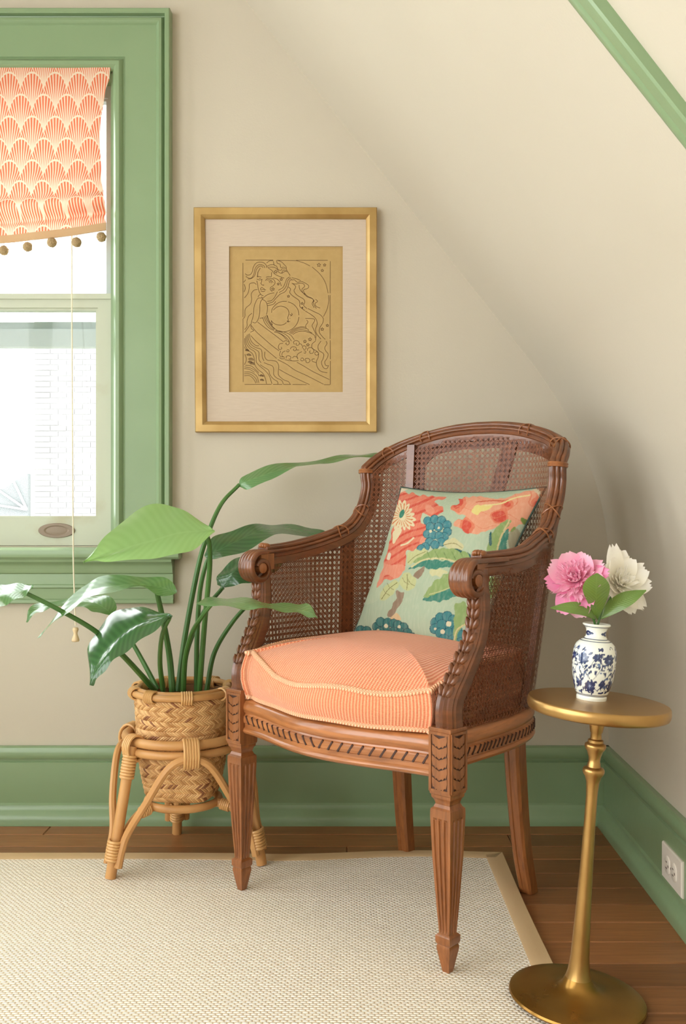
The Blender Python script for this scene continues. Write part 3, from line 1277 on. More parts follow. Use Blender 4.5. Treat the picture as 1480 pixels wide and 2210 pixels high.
# --- front legs: carved block, neck, fluted taper, collar, foot
def fluted(w_, dep, k=3):
    """square section with k flutes on every side"""
    pts_ = []
    h = w_ / 2
    for side in range(4):
        row = [(-h, 0.0)]
        m_ = h * .20
        fw = (2 * h - 2 * m_) / k
        for i in range(k):
            a0 = -h + m_ + i * fw
            row += [(a0 + fw * .14, 0), (a0 + fw * .28, -dep * .8), (a0 + fw * .5, -dep), (a0 + fw * .72, -dep * .8), (a0 + fw * .86, 0)]
        a = -side * PI / 2
        for (u_, dd) in row:
            x_, y_ = u_, -(h + dd)
            pts_.append((x_ * math.cos(a) - y_ * math.sin(a), x_ * math.sin(a) + y_ * math.cos(a)))
    return pts_[::-1] if False else pts_


def loft(secs):
    """secs: list of (z, width, flute depth, cx, cy)"""
    G = []
    for (z, w_, dep, cx, cy) in secs:
        G.append([(cx + p_[0], cy + p_[1], z) for p_ in fluted_ring(w_, dep)])
    return MB().grid(G, cv=True, cap=True)


def fluted_ring(w_, dep):
    pts_ = []
    h = w_ / 2
    for side in range(4):
        ca, sa = [(1, 0), (0, 1), (-1, 0), (0, -1)][side]
        for (u_, dd) in [(-1, 0)] + [q for i in range(3) for q in ((-.8 + .5333 * i + .07, 0), (-.8 + .5333 * i + .16, -.85), (-.8 + .5333 * i + .2667, -1), (-.8 + .5333 * i + .373, -.85), (-.8 + .5333 * i + .463, 0))]:
            x_, y_ = u_ * h, -(h + dd * dep)
            pts_.append((x_ * ca - y_ * sa, x_ * sa + y_ * ca))
    return pts_


W0 = .0415
for sx in (1, -1):
    lx, ly = .2576 * sx, 0.0
    secs = []
    for z, w_, d_ in ((.288, .030, 0), (.283, .034, 0), (.280, W0 - .001, 0), (.276, W0, 0), (.266, W0, 0), (.262, W0 - .0004, .0030), (.20, .0365, .0034), (.12, .0270, .0030), (.080, .0215, .0024), (.074, .0208, 0), (.072, .026, 0),
                      (.070, .0295, 0), (.060, .0295, 0), (.057, .027, 0), (.0555, .0245, 0), (.053, .0262, 0), (.049, .0268, 0), (.012, .0135, 0), (.0095, .0125, 0)):
        secs.append((z, w_, d_, lx, ly))
    leg = loft(secs).build('front_leg', WD, chair, angle=25, local=True)
    # square block with mouldings above and below
    G = []
    for z, w_ in ((.2865, .0285), (.291, .030), (.296, .0335), (.299, .0385), (.304, .0395), (.3055, .0425), (.310, .0435), (.408, .0435), (.4105, .0455), (.4135, .0455), (.415, .043)):
        h = w_ / 2
        G.append([(lx - h, ly - h, z), (lx + h, ly - h, z), (lx + h, ly + h, z), (lx - h, ly + h, z)])
    blk = MB().grid(G, cv=True, cap=True).build('corner_block', WD, chair, angle=25, local=True)
    # carved panels: frame with a stack of leaf chevrons on dark ground
    for nn, tt_ in ((np.array([0, -1, 0.0]), np.array([1.0, 0, 0])), (np.array([sx * 1.0, 0, 0]), np.array([0, 1.0, 0]))):
        c0 = np.array([lx, ly, 0]) + nn * .02175
        up = np.array([0, 0, 1.0])
        fr2 = MB()
        for du in (-1, 1):
            fr2.obox(c0 + tt_ * du * .0192 + up * .359, tt_ * .0024, nn * .0022, up * .049)
        for zz in (.312, .406):
            fr2.obox(c0 + up * zz, tt_ * .0192, nn * .0022, up * .0022)
        fr2.build('panel_border', WD, blk, smooth=False, local=True)
        MB().obox(c0 + up * .359, tt_ * .0165, nn * .0004, up * .0465).build('panel_ground', MAT['carved_groove'], blk, smooth=False, local=True)
        ch = MB()
        for k in range(5):
            zc = .3960 - k * .0176
            for du in (-1, 1):
                pts2 = [(0, -.0135), (.005, -.0100), (.0075, -.0120), (.0105, -.0075), (.0135, -.0080), (.0155, .000), (.0150, .0085), (.009, .0055), (0, .0022)]
                nV = len(pts2)
                V = []
                for (u_, w_) in pts2:
                    V.append(c0 + tt_ * du * u_ + up * (zc + w_) + nn * (.0030 - .0016 * abs(u_) / .015))
                V += [v_ - nn * .003 for v_ in V[:nV]]
                ch.add(V, [tuple(range(nV)), tuple(range(2 * nV - 1, nV - 1, -1))] + [(i, (i + 1) % nV, (i + 1) % nV + nV, i + nV) for i in range(nV)])
        ch.build('leaf_carving', WD, blk, smooth=False, local=True)

    # arm support: S-curved post
    PP = POSTP.copy()
    PP[:, 0] *= sx
    T2 = norm(np.gradient(PP, axis=0))
    U2 = np.tile(np.array([sx * 1.0, 0, 0]), (len(PP), 1))
    U2 = norm(U2 - T2 * np.sum(U2 * T2, 1, keepdims=True))
    W2 = norm(np.cross(U2, T2))        # points to the front / rear
    if W2[len(W2) // 2][1] > 0:
        W2 = -W2
    ps = [(-.017, -.016), (.017, -.016), (.019, -.012), (.019, .004), (.0165, .007), (.0165, .010), (.012, .0145), (.007, .0125), (.0035, .016), (0, .0135), (-.0035, .016), (-.007, .0125), (-.012, .0145), (-.0165, .010), (-.0165, .007), (-.019, .004), (-.019, -.012)]
    scl = np.interp(np.linspace(0, 1, len(PP)), [0, .1, .4, .75, 1], [1.08, 1.08, 1.0, .86, .8])
    post = MB().sweep(PP, U2, W2, ps, scale=scl).build('arm_support', MAT['chair_wood_dark'], chair, angle=30, local=True)
    # overlapping leaves up the face of the post
    lf = MB()
    n_l = 11
    for k in range(n_l):
        i = int(10 + k * (len(PP) - 15) / n_l)
        for du in (-1, 0, 1):
            c = PP[i] + W2[i] * (.0145 * scl[i]) + U2[i] * du * .0085 * scl[i]
            d_ = norm(T2[i] + U2[i] * du * .35)
            Lh = .0155 if du else .018
            G = []
            for a in np.linspace(0, 1, 7):
                ww = .0048 * math.sin(PI * min(1, a * .9 + .08)) ** .7 + .0004
                ce = c + d_ * (a - .35) * 2 * Lh * .62 + W2[i] * (.0042 * math.sin(PI * (.25 + .6 * a)))
                sd = norm(np.cross(d_, W2[i]))
                G.append([ce - sd * ww - W2[i] * .003, ce - sd * ww * .5 + W2[i] * .0012, ce + W2[i] * .0022, ce + sd * ww * .5 + W2[i] * .0012, ce + sd * ww - W2[i] * .003])
            lf.grid(G)
    lf.build('leaf_carving', MAT['chair_wood_dark'], post, angle=60, local=True, fix=True)
    # rounded end of the rail below the cane
    MB().tube([(lx, .026, .427), (lx + .004 * sx, .058, .427)], .0075, 10).build('rail_stub', WD, chair, local=True)

    # scrolled arm end: the rail curls over and inwards
    sp = [(.281 * sx, .125, .689), (.275 * sx, .095, .6885)]
    c_y, c_z = .0475, .655
    for t in np.linspace(0, 1, 46):
        a = math.radians(78 + 440 * t)
        rr_ = .0330 * (1 - .66 * t)
        sp.append(((.268 - .002 * t) * sx, c_y + rr_ * math.cos(a), c_z + rr_ * math.sin(a)))
    sp = np.array(sp)
    T3 = norm(np.gradient(sp, axis=0))
    U3 = np.tile(np.array([1.0, 0, 0]), (len(sp), 1))
    U3 = norm(U3 - T3 * np.sum(U3 * T3, 1, keepdims=True))
    W3 = norm(np.cross(U3, T3))
    if W3[20] @ (sp[20] - np.array([sp[20][0], c_y, c_z])) < 0:
        W3 = -W3
    ss_ = []
    for i in range(33):
        u_ = -1 + 2 * i / 32
        ss_.append((.0215 * u_, .0052 * math.sqrt(max(0, 1 - .75 * u_ * u_)) + .0017 * abs(math.cos(u_ * 2.5 * PI))))
    ss_ += [(.0215, -.004), (.018, -.0055), (-.018, -.0055), (-.0215, -.004)]
    scs = np.interp(np.arange(len(sp)), [0, 2, 8, 24, len(sp) - 1], [.80, .84, 1.0, 1.0, .8])
    MB().sweep(sp, U3, W3, ss_, scale=scs).build('arm_scroll', MAT['chair_wood_dark'], chair, angle=50, local=True)
    eye = MB()
    eye.lathe([(.0005, .0235), (.006, .0230), (.0105, .0205), (.0105, -.0205), (.006, -.023), (.0005, -.0235)], 18, (.2665 * sx, c_y, c_z), M=[[0, 0, 1], [0, 1, 0], [1, 0, 0]])
    eye.build('scroll_eye', WD, chair, angle=40, local=True)
    # infill between the scroll and the post so the volute reads solid
    MB().obox((.268 * sx, .066, .668), (.015, 0, 0), (0, .018, 0), (0, 0, .016)).build('scroll_neck', WD, chair, smooth=False, local=True)
    # little lobed bud on top of the arm
    bd = MB()
    for k in range(5):
        a = math.radians(-70 + 35 * k)
        ctr = np.array([.270 * sx + .009 * math.sin(a) * sx, .074 - .006 * math.cos(a), .6985 + .002 * math.cos(a)])
        bd.grid(ctr + SPH * np.array([.0042, .0085, .0058]), cv=True)
    bd.build('carved_bud', WD, chair, angle=180, local=True)

    # rear leg: sabre curve
    lp = catmull([(.151 * sx, .360, .375), (.150 * sx, .366, .30), (.151 * sx, .376, .19), (.154 * sx, .388, .085), (.1592 * sx, .4042, .0005)], 22)
    G = []
    for i, p_ in enumerate(lp):
        w_ = np.interp(i / 21, [0, .5, 1], [.0190, .0170, .0150])
        cr = .72
        ring = [(-w_, -w_ * cr), (-w_ * cr, -w_), (-w_ * .3, -w_), (-w_ * .2, -w_ * .86), (w_ * .2, -w_ * .86), (w_ * .3, -w_), (w_ * cr, -w_), (w_, -w_ * cr), (w_, w_ * cr), (w_ * cr, w_), (-w_ * cr, w_), (-w_, w_ * cr)]
        aa = math.radians(0)
        G.append([(p_[0] + u_ * math.cos(aa) - v_ * math.sin(aa), p_[1] + u_ * math.sin(aa) + v_ * math.cos(aa), p_[2]) for u_, v_ in ring])
    MB().grid(G, cv=True, cap=True).build('rear_leg', WD, chair, angle=30, local=True)

# ------------------------------------------------------------------ seat cushion
CC = ch_world(np.array([0, .16, .40]))
cush = thing('seat_cushion', 'thick salmon knitted seat cushion on the cane armchair', 'cushion', tuple(CC))
# outline in chair space, counter-clockwise from the front left corner
ol = []
for xv in np.linspace(-.222, .222, 26):
    ol.append((xv, bow(xv) - .010 + .012 * (abs(xv) / .222) ** 6))
ol += [(.229, -.012), (.226, .010)]
for s in np.linspace(S_SIDE - Y1 + .045, S_TOT - (S_SIDE - Y1 + .045), 60):
    p_ = shell(s, .46, -.019)
    ol.append((p_[0] * .985, p_[1]))
ol += [(-.226, .010), (-.233, -.012)]
ol = catmull(ol, 260, closed=True)
ctr2 = np.array([0, .15])
per = np.r_[0, np.cumsum(np.linalg.norm(np.diff(np.vstack([ol, ol[:1]]), axis=0), axis=1))][:-1]


def zw(p_):
    """height of the upper seam"""
    fr_k = np.clip((.10 - p_[1]) / .14, 0, 1)
    return .502 - .044 * fr_k + .030 * fr_k * np.clip((-p_[0] - .12) / .10, 0, 1) ** 1.5 + .004 * math.sin(p_[0] * 30)


def zbtm(p_):
    return .402 + .001 * math.sin(p_[0] * 40)


rows, uvs = [], []
for k, (rad_, kind_) in enumerate([(.0012, 't'), (.15, 't'), (.3, 't'), (.45, 't'), (.6, 't'), (.72, 't'), (.82, 't'), (.9, 't'), (.96, 't'), (1.0, 't')] + [(q, 's') for q in (.06, .2, .4, .6, .8, .94, 1.0)] + [(.9, 'b'), (.5, 'b'), (.02, 'b')]):
    row, uvr = [], []
    for i, p_ in enumerate(ol):
        zt, zb_ = zw(p_), zbtm(p_)
        if kind_ == 't':
            q = ctr2 + (p_ - ctr2) * rad_
            dome = .030 * (1 - rad_ ** 2.6) ** .9
            dome += .005 * math.exp(-((q[0] - .10) ** 2 + (q[1] - .02) ** 2) / .004) - .007 * math.exp(-((q[0] - .06) ** 2 + (q[1] - .12) ** 2) / .006)
            zc = .505 * (1 - rad_ ** 3.0) + zt * rad_ ** 3.0
            row.append((q[0], q[1], zc + dome * .75))
            uvr.append((q[0], q[1]))
        elif kind_ == 's':
            bulge = .011 * math.sin(PI * rad_)
            d2 = norm(p_ - ctr2)
            q = p_ + d2 * bulge
            row.append((q[0], q[1], zt + (zb_ - zt) * rad_))
            uvr.append((per[i], (zb_ - zt) * rad_))
        else:
            q = ctr2 + (p_ - ctr2) * rad_
            row.append((q[0], q[1], zb_ - .001))
            uvr.append((q[0], q[1]))
    rows.append(row)
    uvs.append(uvr)
rows = np.array(rows)
for k, rd_ in enumerate((.0012, .15, .3, .45, .6, .72, .82, .9, .96)):
    sg_ = 70 * (1 - rd_) + 3
    ker = np.exp(-.5 * (np.arange(-130, 131) / sg_) ** 2)[:260]
    ker = np.roll(np.r_[ker], -130)
    ker /= ker.sum()
    rows[k, :, 2] = np.real(np.fft.ifft(np.fft.fft(rows[k, :, 2]) * np.fft.fft(ker)))
Gc = ch_world(rows)
b = MB().grid(Gc[:10], cv=True)
b.uv = np.array(uvs[:10]).reshape(-1, 2)
b.build('cushion_top', MAT['knit'], cush, angle=180)
b = MB().grid(Gc[9:], cv=True)
b.uv = np.array(uvs[9:]).reshape(-1, 2)
b.build('cushion_boxing', MAT['knit'], cush, angle=180)
for idx, rr_ in ((9, .0054), (16, .0046)):
    pth = Gc[idx]
    b = MB().tube(pth, rr_, 8, closed=True)
    uu = np.repeat(per, 8)
    vv = np.tile(np.arange(8) / 8 * 2, len(pth))
    b.uv = np.stack([uu, vv], 1)
    b.build('piping', MAT['knit_piping'], cush, angle=180)

# ------------------------------------------------------------------ scatter pillow with printed flowers
PC = np.array([[-.196, .268, .508], [.168, .220, .508], [-.171, .398, .826], [.197, .408, .820]])   # BL BR TL TR in chair space
pil = thing('throw_pillow', 'square floral linen pillow with coral peonies, propped in the armchair', 'pillow', tuple(ch_world(PC.mean(0))))


def pillow_grid(n, side, depth):
    u = np.linspace(-1, 1, n)
    Uu, Vv = np.meshgrid(u, u)
    # edges draw in between the corners
    pin = .085
    U2_ = Uu * (1 - pin * (1 - Vv ** 2) * np.abs(Uu) ** 3)
    V2_ = Vv * (1 - np.where(Vv < 0, .012, pin) * (1 - Uu ** 2) * np.abs(Vv) ** 3)
    a, b2 = (U2_ + 1) / 2, (V2_ + 1) / 2
    P = (PC[0] * ((1 - a) * (1 - b2))[..., None] + PC[1] * (a * (1 - b2))[..., None] + PC[2] * ((1 - a) * b2)[..., None] + PC[3] * (a * b2)[..., None])
    nrm = norm(np.cross(PC[1] - PC[0], PC[2] - PC[0]))
    if nrm[1] > 0:
        nrm = -nrm
    puff = ((1 - np.abs(Uu) ** 2.6) * (1 - np.abs(Vv) ** 2.6)) ** .62
    wr = .0022 * np.sin(Uu * 9 + Vv * 5) * puff + .0018 * np.sin(Vv * 13 - Uu * 4) * puff
    P = P + nrm * (puff * depth * side + wr)[..., None]
    return P, Uu, Vv


NP = 300
Pf, Uu, Vv = pillow_grid(NP, 1, .048)
Pw = ch_world(Pf)
# print laid out on the cloth: design coordinates are the cloth points projected through the camera
qx = (CX + F_PX * Pw[..., 0] / Pw[..., 1] - 760) * 3.3636
qy = (CY - F_PX * (Pw[..., 2] - CAM_H) / Pw[..., 1] - 1030) * 3.3636


def poly(pts_, smooth=6):
    P = catmull(pts_, len(pts_) * smooth, closed=True) if smooth else np.array(pts_, float)
    ins = np.zeros(qx.shape, bool)
    x0_, y0_ = P[:, 0], P[:, 1]
    for i in range(len(P)):
        xa, ya, xb, yb_ = x0_[i - 1], y0_[i - 1], x0_[i], y0_[i]
        cond = (ya > WY) != (yb_ > WY)
        with np.errstate(divide='ignore', invalid='ignore'):
            xi = (xb - xa) * (WY - ya) / (yb_ - ya + 1e-12) + xa
        ins ^= cond & (WXX < xi)
    return ins


def fnoise(sc, seed):
    r_ = np.random.default_rng(seed)
    o_ = np.zeros(qx.shape)
    for _ in range(9):
        a = r_.uniform(0, 2 * PI)
        k = sc * r_.uniform(.5, 2)
        o_ += np.sin((qx * math.cos(a) + qy * math.sin(a)) * k + r_.uniform(0, 6)) / 3
    return o_


WXX = qx + 5 * fnoise(.07, 3)
WY = qy + 5 * fnoise(.07, 4)
colr = np.zeros(qx.shape + (3,))
colr[:] = lin((156, 168, 144))
colr[fnoise(.006, 11) > .6] = lin((162, 172, 146))


def paint(mask, rgb):
    colr[mask] = np.array(lin(rgb)) * .62


def dist_line(pts_):
    d = np.full(qx.shape, 1e9)
    P = np.array(pts_, float)
    for a, c in zip(P[:-1], P[1:]):
        ab = c - a
        t = np.clip(((qx - a[0]) * ab[0] + (qy - a[1]) * ab[1]) / (ab @ ab), 0, 1)
        d = np.minimum(d, np.hypot(qx - a[0] - t * ab[0], qy - a[1] - t * ab[1]))
    return d


def stroke(pts_, w_, rgb, n=30):
    paint(dist_line(catmull(pts_, n)) < w_, rgb)


CORAL, DEEP, SALM, CRM = (240, 134, 108), (226, 92, 74), (246, 172, 138), (244, 226, 184)
GRN, TEAL, TEALD, PALE, BRN = (158, 182, 116), (74, 142, 124), (44, 100, 104), (212, 214, 156), (160, 134, 112)
BLUE, BLUED = (84, 150, 158), (40, 96, 112)
# left peony
mk = poly([(345, 105), (430, 118), (520, 135), (690, 148), (600, 178), (655, 215), (655, 255), (575, 285), (515, 262), (500, 330), (560, 372), (545, 430), (500, 500), (440, 532), (392, 535), (388, 640), (370, 690), (300, 745), (240, 740), (180, 810), (205, 690), (255, 540), (288, 400), (325, 200)])
paint(mk, CORAL)
paint(mk & (np.sin(qx * .05 + qy * .11 + 2 * fnoise(.01, 5)) > .62), DEEP)
paint(mk & (fnoise(.02, 6) > .75), (246, 158, 130))
# spiky cream heart of it
ang_ = np.arctan2(qy - 285, (qx - 362) * 1.15)
rad_ = np.hypot((qx - 362) * 1.15, qy - 285)
spk = 78 + 34 * np.abs(np.sin(ang_ * 8)) + 12 * np.sin(ang_ * 3)
paint((rad_ < spk) & (qx > 285), CRM)
paint((rad_ < spk * .8) & (rad_ > 30) & (np.sin(ang_ * 19 + rad_ * .03) > .55), (226, 128, 74))
paint(poly([(300, 400), (340, 360), (360, 380), (330, 440), (300, 480), (290, 450)]), CRM)
paint(np.hypot((qx - 360) + .3 * (qy - 265), (qy - 265) * .55) < 17, (66, 142, 118))
stroke([(355, 495), (400, 478), (445, 440)], 6, CRM)
stroke([(262, 590), (270, 560)], 12, (246, 226, 200))
# right peony
mk = poly([(718, 212), (778, 192), (770, 158), (900, 138), (1060, 158), (1200, 118), (1310, 95), (1360, 160), (1335, 260), (1290, 330), (1215, 345), (1160, 392), (1040, 372), (985, 385), (900, 412), (820, 400), (790, 372), (732, 350), (765, 310), (832, 288), (742, 252)])
paint(mk, SALM)
nn1 = fnoise(.028, 8)
paint(mk & (nn1 > .55), (240, 136, 104))
paint(mk & (nn1 > 1.05), DEEP)
paint(mk & (np.abs(fnoise(.02, 9)) < .06), (238, 140, 106))
paint(poly([(868, 245), (890, 205), (960, 200), (1020, 208), (980, 235), (915, 262), (880, 270)]), (242, 222, 140))
stroke([(960, 205), (1080, 190), (1180, 150), (1290, 130)], 5, (246, 226, 160))
stroke([(900, 180), (1010, 170), (1110, 172)], 4, (222, 110, 80))
paint((qx - 1390) * .8 - (qy - 85) * .9 > -70, (224, 204, 170))
paint((qx - 365) * .5 + (qy - 78) < 28, (232, 214, 184))


def berries(cs, r_, c1_, c2_, dots):
    for (bx_, by_) in cs:
        d = np.hypot(qx - bx_, qy - by_)
        paint(d < r_ + 3, c2_)
        paint(d < r_ - 1, c1_)
    for (bx_, by_, rr_) in dots:
        paint(np.hypot(qx - bx_, qy - by_) < rr_, (240, 226, 190))


berries([(548, 318), (598, 305), (648, 312), (688, 345), (565, 360), (690, 395), (625, 360), (545, 412), (585, 420), (668, 430), (630, 425), (645, 470), (560, 470), (600, 490), (530, 505), (500, 520)], 30, BLUE, BLUED, [(568, 392, 11), (628, 368, 9)])
# leaves
L1 = [(395, 560), (455, 530), (545, 530), (505, 590), (410, 630)]
paint(poly(L1), PALE)
stroke([(405, 620), (455, 575), (530, 540)], 2.5, (150, 150, 90))
L2 = [(655, 485), (735, 440), (800, 492), (792, 522), (700, 512)]
paint(poly(L2), (222, 214, 166))
stroke([(665, 490), (740, 480), (795, 512)], 2.5, (150, 140, 90))
paint(poly([(440, 625), (520, 560), (620, 520), (760, 520), (850, 560), (885, 620), (860, 650), (700, 600), (560, 590)]), GRN)
paint(poly([(408, 668), (500, 605), (640, 600), (740, 620), (835, 658), (760, 662), (690, 650), (590, 672), (500, 650)]), TEAL)
stroke([(430, 650), (520, 600), (640, 590), (740, 610), (850, 660)], 6, (226, 214, 160))
for xx0 in (560, 620, 680, 740, 800):
    stroke([(xx0 + 10, 596), (xx0 - 18, 540)], 2, (112, 140, 84), 8)
paint(poly([(840, 548), (870, 570), (885, 615), (870, 605)]), TEALD)
paint(poly([(748, 520), (790, 525), (778, 542)]), TEALD)
paint(poly([(445, 705), (520, 650), (508, 705), (470, 740)]), BRN)
paint(poly([(318, 830), (372, 842), (345, 935), (285, 1012), (252, 1002), (296, 920), (325, 880)]), BRN)
paint(poly([(200, 880), (225, 805), (318, 748), (335, 790), (275, 862), (222, 897)]), PALE)
stroke([(212, 885), (262, 815), (325, 765)], 2.5, (140, 136, 84))
paint(poly([(340, 745), (398, 692), (458, 740), (444, 800), (400, 828), (350, 792)]), PALE)
stroke([(395, 815), (400, 760), (398, 705)], 2.5, (140, 136, 84))
for (sx_, sy_) in ((240, 840), (270, 800), (380, 760), (420, 770)):
    stroke([(sx_, sy_), (sx_ + 32, sy_ + 18)], 1.8, (140, 136, 84), 6)
    stroke([(sx_, sy_), (sx_ - 16, sy_ - 30)], 1.8, (140, 136, 84), 6)
paint(poly([(530, 880), (560, 800), (640, 725), (740, 678), (840, 672), (830, 780), (650, 835)]), GRN)
paint(poly([(520, 897), (560, 862), (640, 832), (720, 806), (840, 780), (820, 840), (700, 880), (640, 902), (575, 902)]), TEAL)
stroke([(560, 850), (640, 828), (740, 790), (830, 760)], 4, (206, 206, 150))
paint(poly([(560, 680), (640, 668), (690, 690), (610, 720)]), (226, 220, 170))
# upright leaf at the right
paint(poly([(1010, 605), (960, 590), (985, 500), (1000, 440), (1055, 350), (1148, 305), (1130, 350), (1070, 450), (1048, 590)]), GRN)
paint(poly([(1058, 585), (1066, 480), (1132, 362), (1128, 450), (1112, 560)]), TEAL)
stroke([(1046, 600), (1066, 470), (1140, 312)], 6, (226, 206, 150))
paint(poly([(998, 398), (1018, 440), (1006, 485), (992, 470)]), TEALD)
paint(poly([(962, 560), (980, 605), (960, 610)]), TEALD)
paint(np.hypot((qx - 1180) / 50, (qy - 460) / 92) < 1, (176, 168, 138))
paint(poly([(1220, 300), (1255, 300), (1290, 345), (1245, 345)]), (128, 148, 76))
paint(poly([(1275, 290), (1310, 278), (1318, 312), (1295, 312)]), (128, 148, 76))
paint(poly([(1150, 385), (1180, 360), (1190, 368), (1162, 400)]), (140, 160, 90))
# berries along the bottom
paint(poly([(275, 1030), (320, 985), (352, 1030), (310, 1050)]), (232, 196, 150))
berries([(60, 1110), (105, 1115), (178, 1085), (205, 1050), (258, 1055), (300, 1062), (330, 1072), (372, 1088), (240, 1105), (300, 1120), (350, 1125), (400, 1130), (430, 1160), (200, 1120), (270, 1145)], 32, (70, 128, 124), (34, 78, 86), [(245, 1080, 15), (340, 1086, 12), (316, 1140, 16), (188, 1110, 10)])
berries([(605, 1055), (640, 1020), (690, 1010), (735, 1035), (600, 1100), (650, 1070), (710, 1075), (640, 1130), (700, 1130), (760, 1110), (665, 1175), (730, 1180), (790, 1150), (790, 1200), (720, 1215)], 36, (78, 142, 144), BLUED, [(700, 1065, 20), (655, 1122, 17), (602, 1100, 9), (640, 1182, 11)])
paint(poly([(750, 920), (830, 915), (830, 1040), (770, 1120), (742, 1200), (732, 1120), (742, 1020)]), GRN)
stroke([(738, 1190), (760, 1110), (830, 1060)], 6, (226, 206, 150))
paint(poly([(850, 900), (960, 960), (980, 1100), (900, 1150), (850, 1050)]), TEAL)
paint(poly([(900, 760), (1020, 720), (1080, 800), (1000, 880), (920, 860)]), GRN)
b = MB().grid(Pw)
b.col = colr.reshape(-1, 3)
b.uv = np.stack([Uu, Vv], -1).reshape(-1, 2)
b.build('front_panel', MAT['printed_linen'], pil, angle=180)
Pb, _, _ = pillow_grid(60, -1, .026)
MB().grid(ch_world(Pb)).build('back_panel', MAT['navy_cloth'], pil, angle=180)
edge_ = np.vstack([Pb[0, :-1], Pb[:-1, -1], Pb[-1, :0:-1], Pb[:0:-1, 0]])
MB().tube(ch_world(edge_), .0022, 6, closed=True).build('seam', MAT['pillow_piping'], pil)
# ================================================================== PICTURE
pf = thing('framed_print', 'gold-framed line print of a long-haired woman and crescent moon', 'picture', tuple(at(616, 690, 2.40)))
FY = 2.395


def wp(px, py, d=FY):
    return at(px, py, d)


fx0, fx1 = wp(418, 0)[0], wp(813.5, 0)[0]
fz1, fz0 = wp(0, 446.5)[2], wp(0, 932.5)[2]
FP = [(0, .0015), (0, .022), (.002, .0245), (.018, .0245), (.021, .022), (.0245, .019), (.027, .016), (.027, .006), (.010, .0015)]   # (inwards, proud of the wall)


def fr_side(pa, pb):
    """mitred moulding between two corners; pa/pb give corner for inset a"""
    G = [[(pa(a)[0], YB - pr, pa(a)[1]) for a, pr in FP], [(pb(a)[0], YB - pr, pb(a)[1]) for a, pr in FP]]
    return MB().grid(G, cv=True, cap=True).build('frame_side', MAT['gold_frame'], pf, angle=30)


c_bl = lambda a: (fx0 + .003 + a, fz0 + a)
c_br = lambda a: (fx1 - a, fz0 + a)
c_tr = lambda a: (fx1 - a, fz1 - a)
c_tl = lambda a: (fx0 - .001 + a, fz1 - a)
for pa, pb in ((c_bl, c_br), (c_br, c_tr), (c_tr, c_tl), (c_tl, c_bl)):
    fr_side(pa, pb)
MB().box((fx0 + .015, YB - .006, fz0 + .015), (fx1 - .015, YB - .0005, fz1 - .015)).build('backing', MAT['linen_mat'], pf, smooth=False)
# mat board with a window
ax0, ax1, az1, az0 = wp(494.5, 0, 2.41)[0], wp(739.5, 0, 2.41)[0], wp(0, 532, 2.41)[2], wp(0, 846.5, 2.41)[2]
ym0, ym1 = YB - .0125, YB - .0095
b = MB()
mx0, mx1, mz0, mz1 = fx0 + .024, fx1 - .024, fz0 + .024, fz1 - .024
b.box((mx0, ym0, mz0), (ax0, ym1, mz1)).box((ax1, ym0, mz0), (mx1, ym1, mz1)).box((ax0, ym0, mz0), (ax1, ym1, az0)).box((ax0, ym0, az1), (ax1, ym1, mz1))
b.build('mat_board', MAT['linen_mat'], pf, smooth=False)
pap = MB().box((ax0 - .004, YB - .0088, az0 - .004), (ax1 + .004, YB - .008, az1 + .004)).build('print_sheet', MAT['gold_paper'], pf, smooth=False)
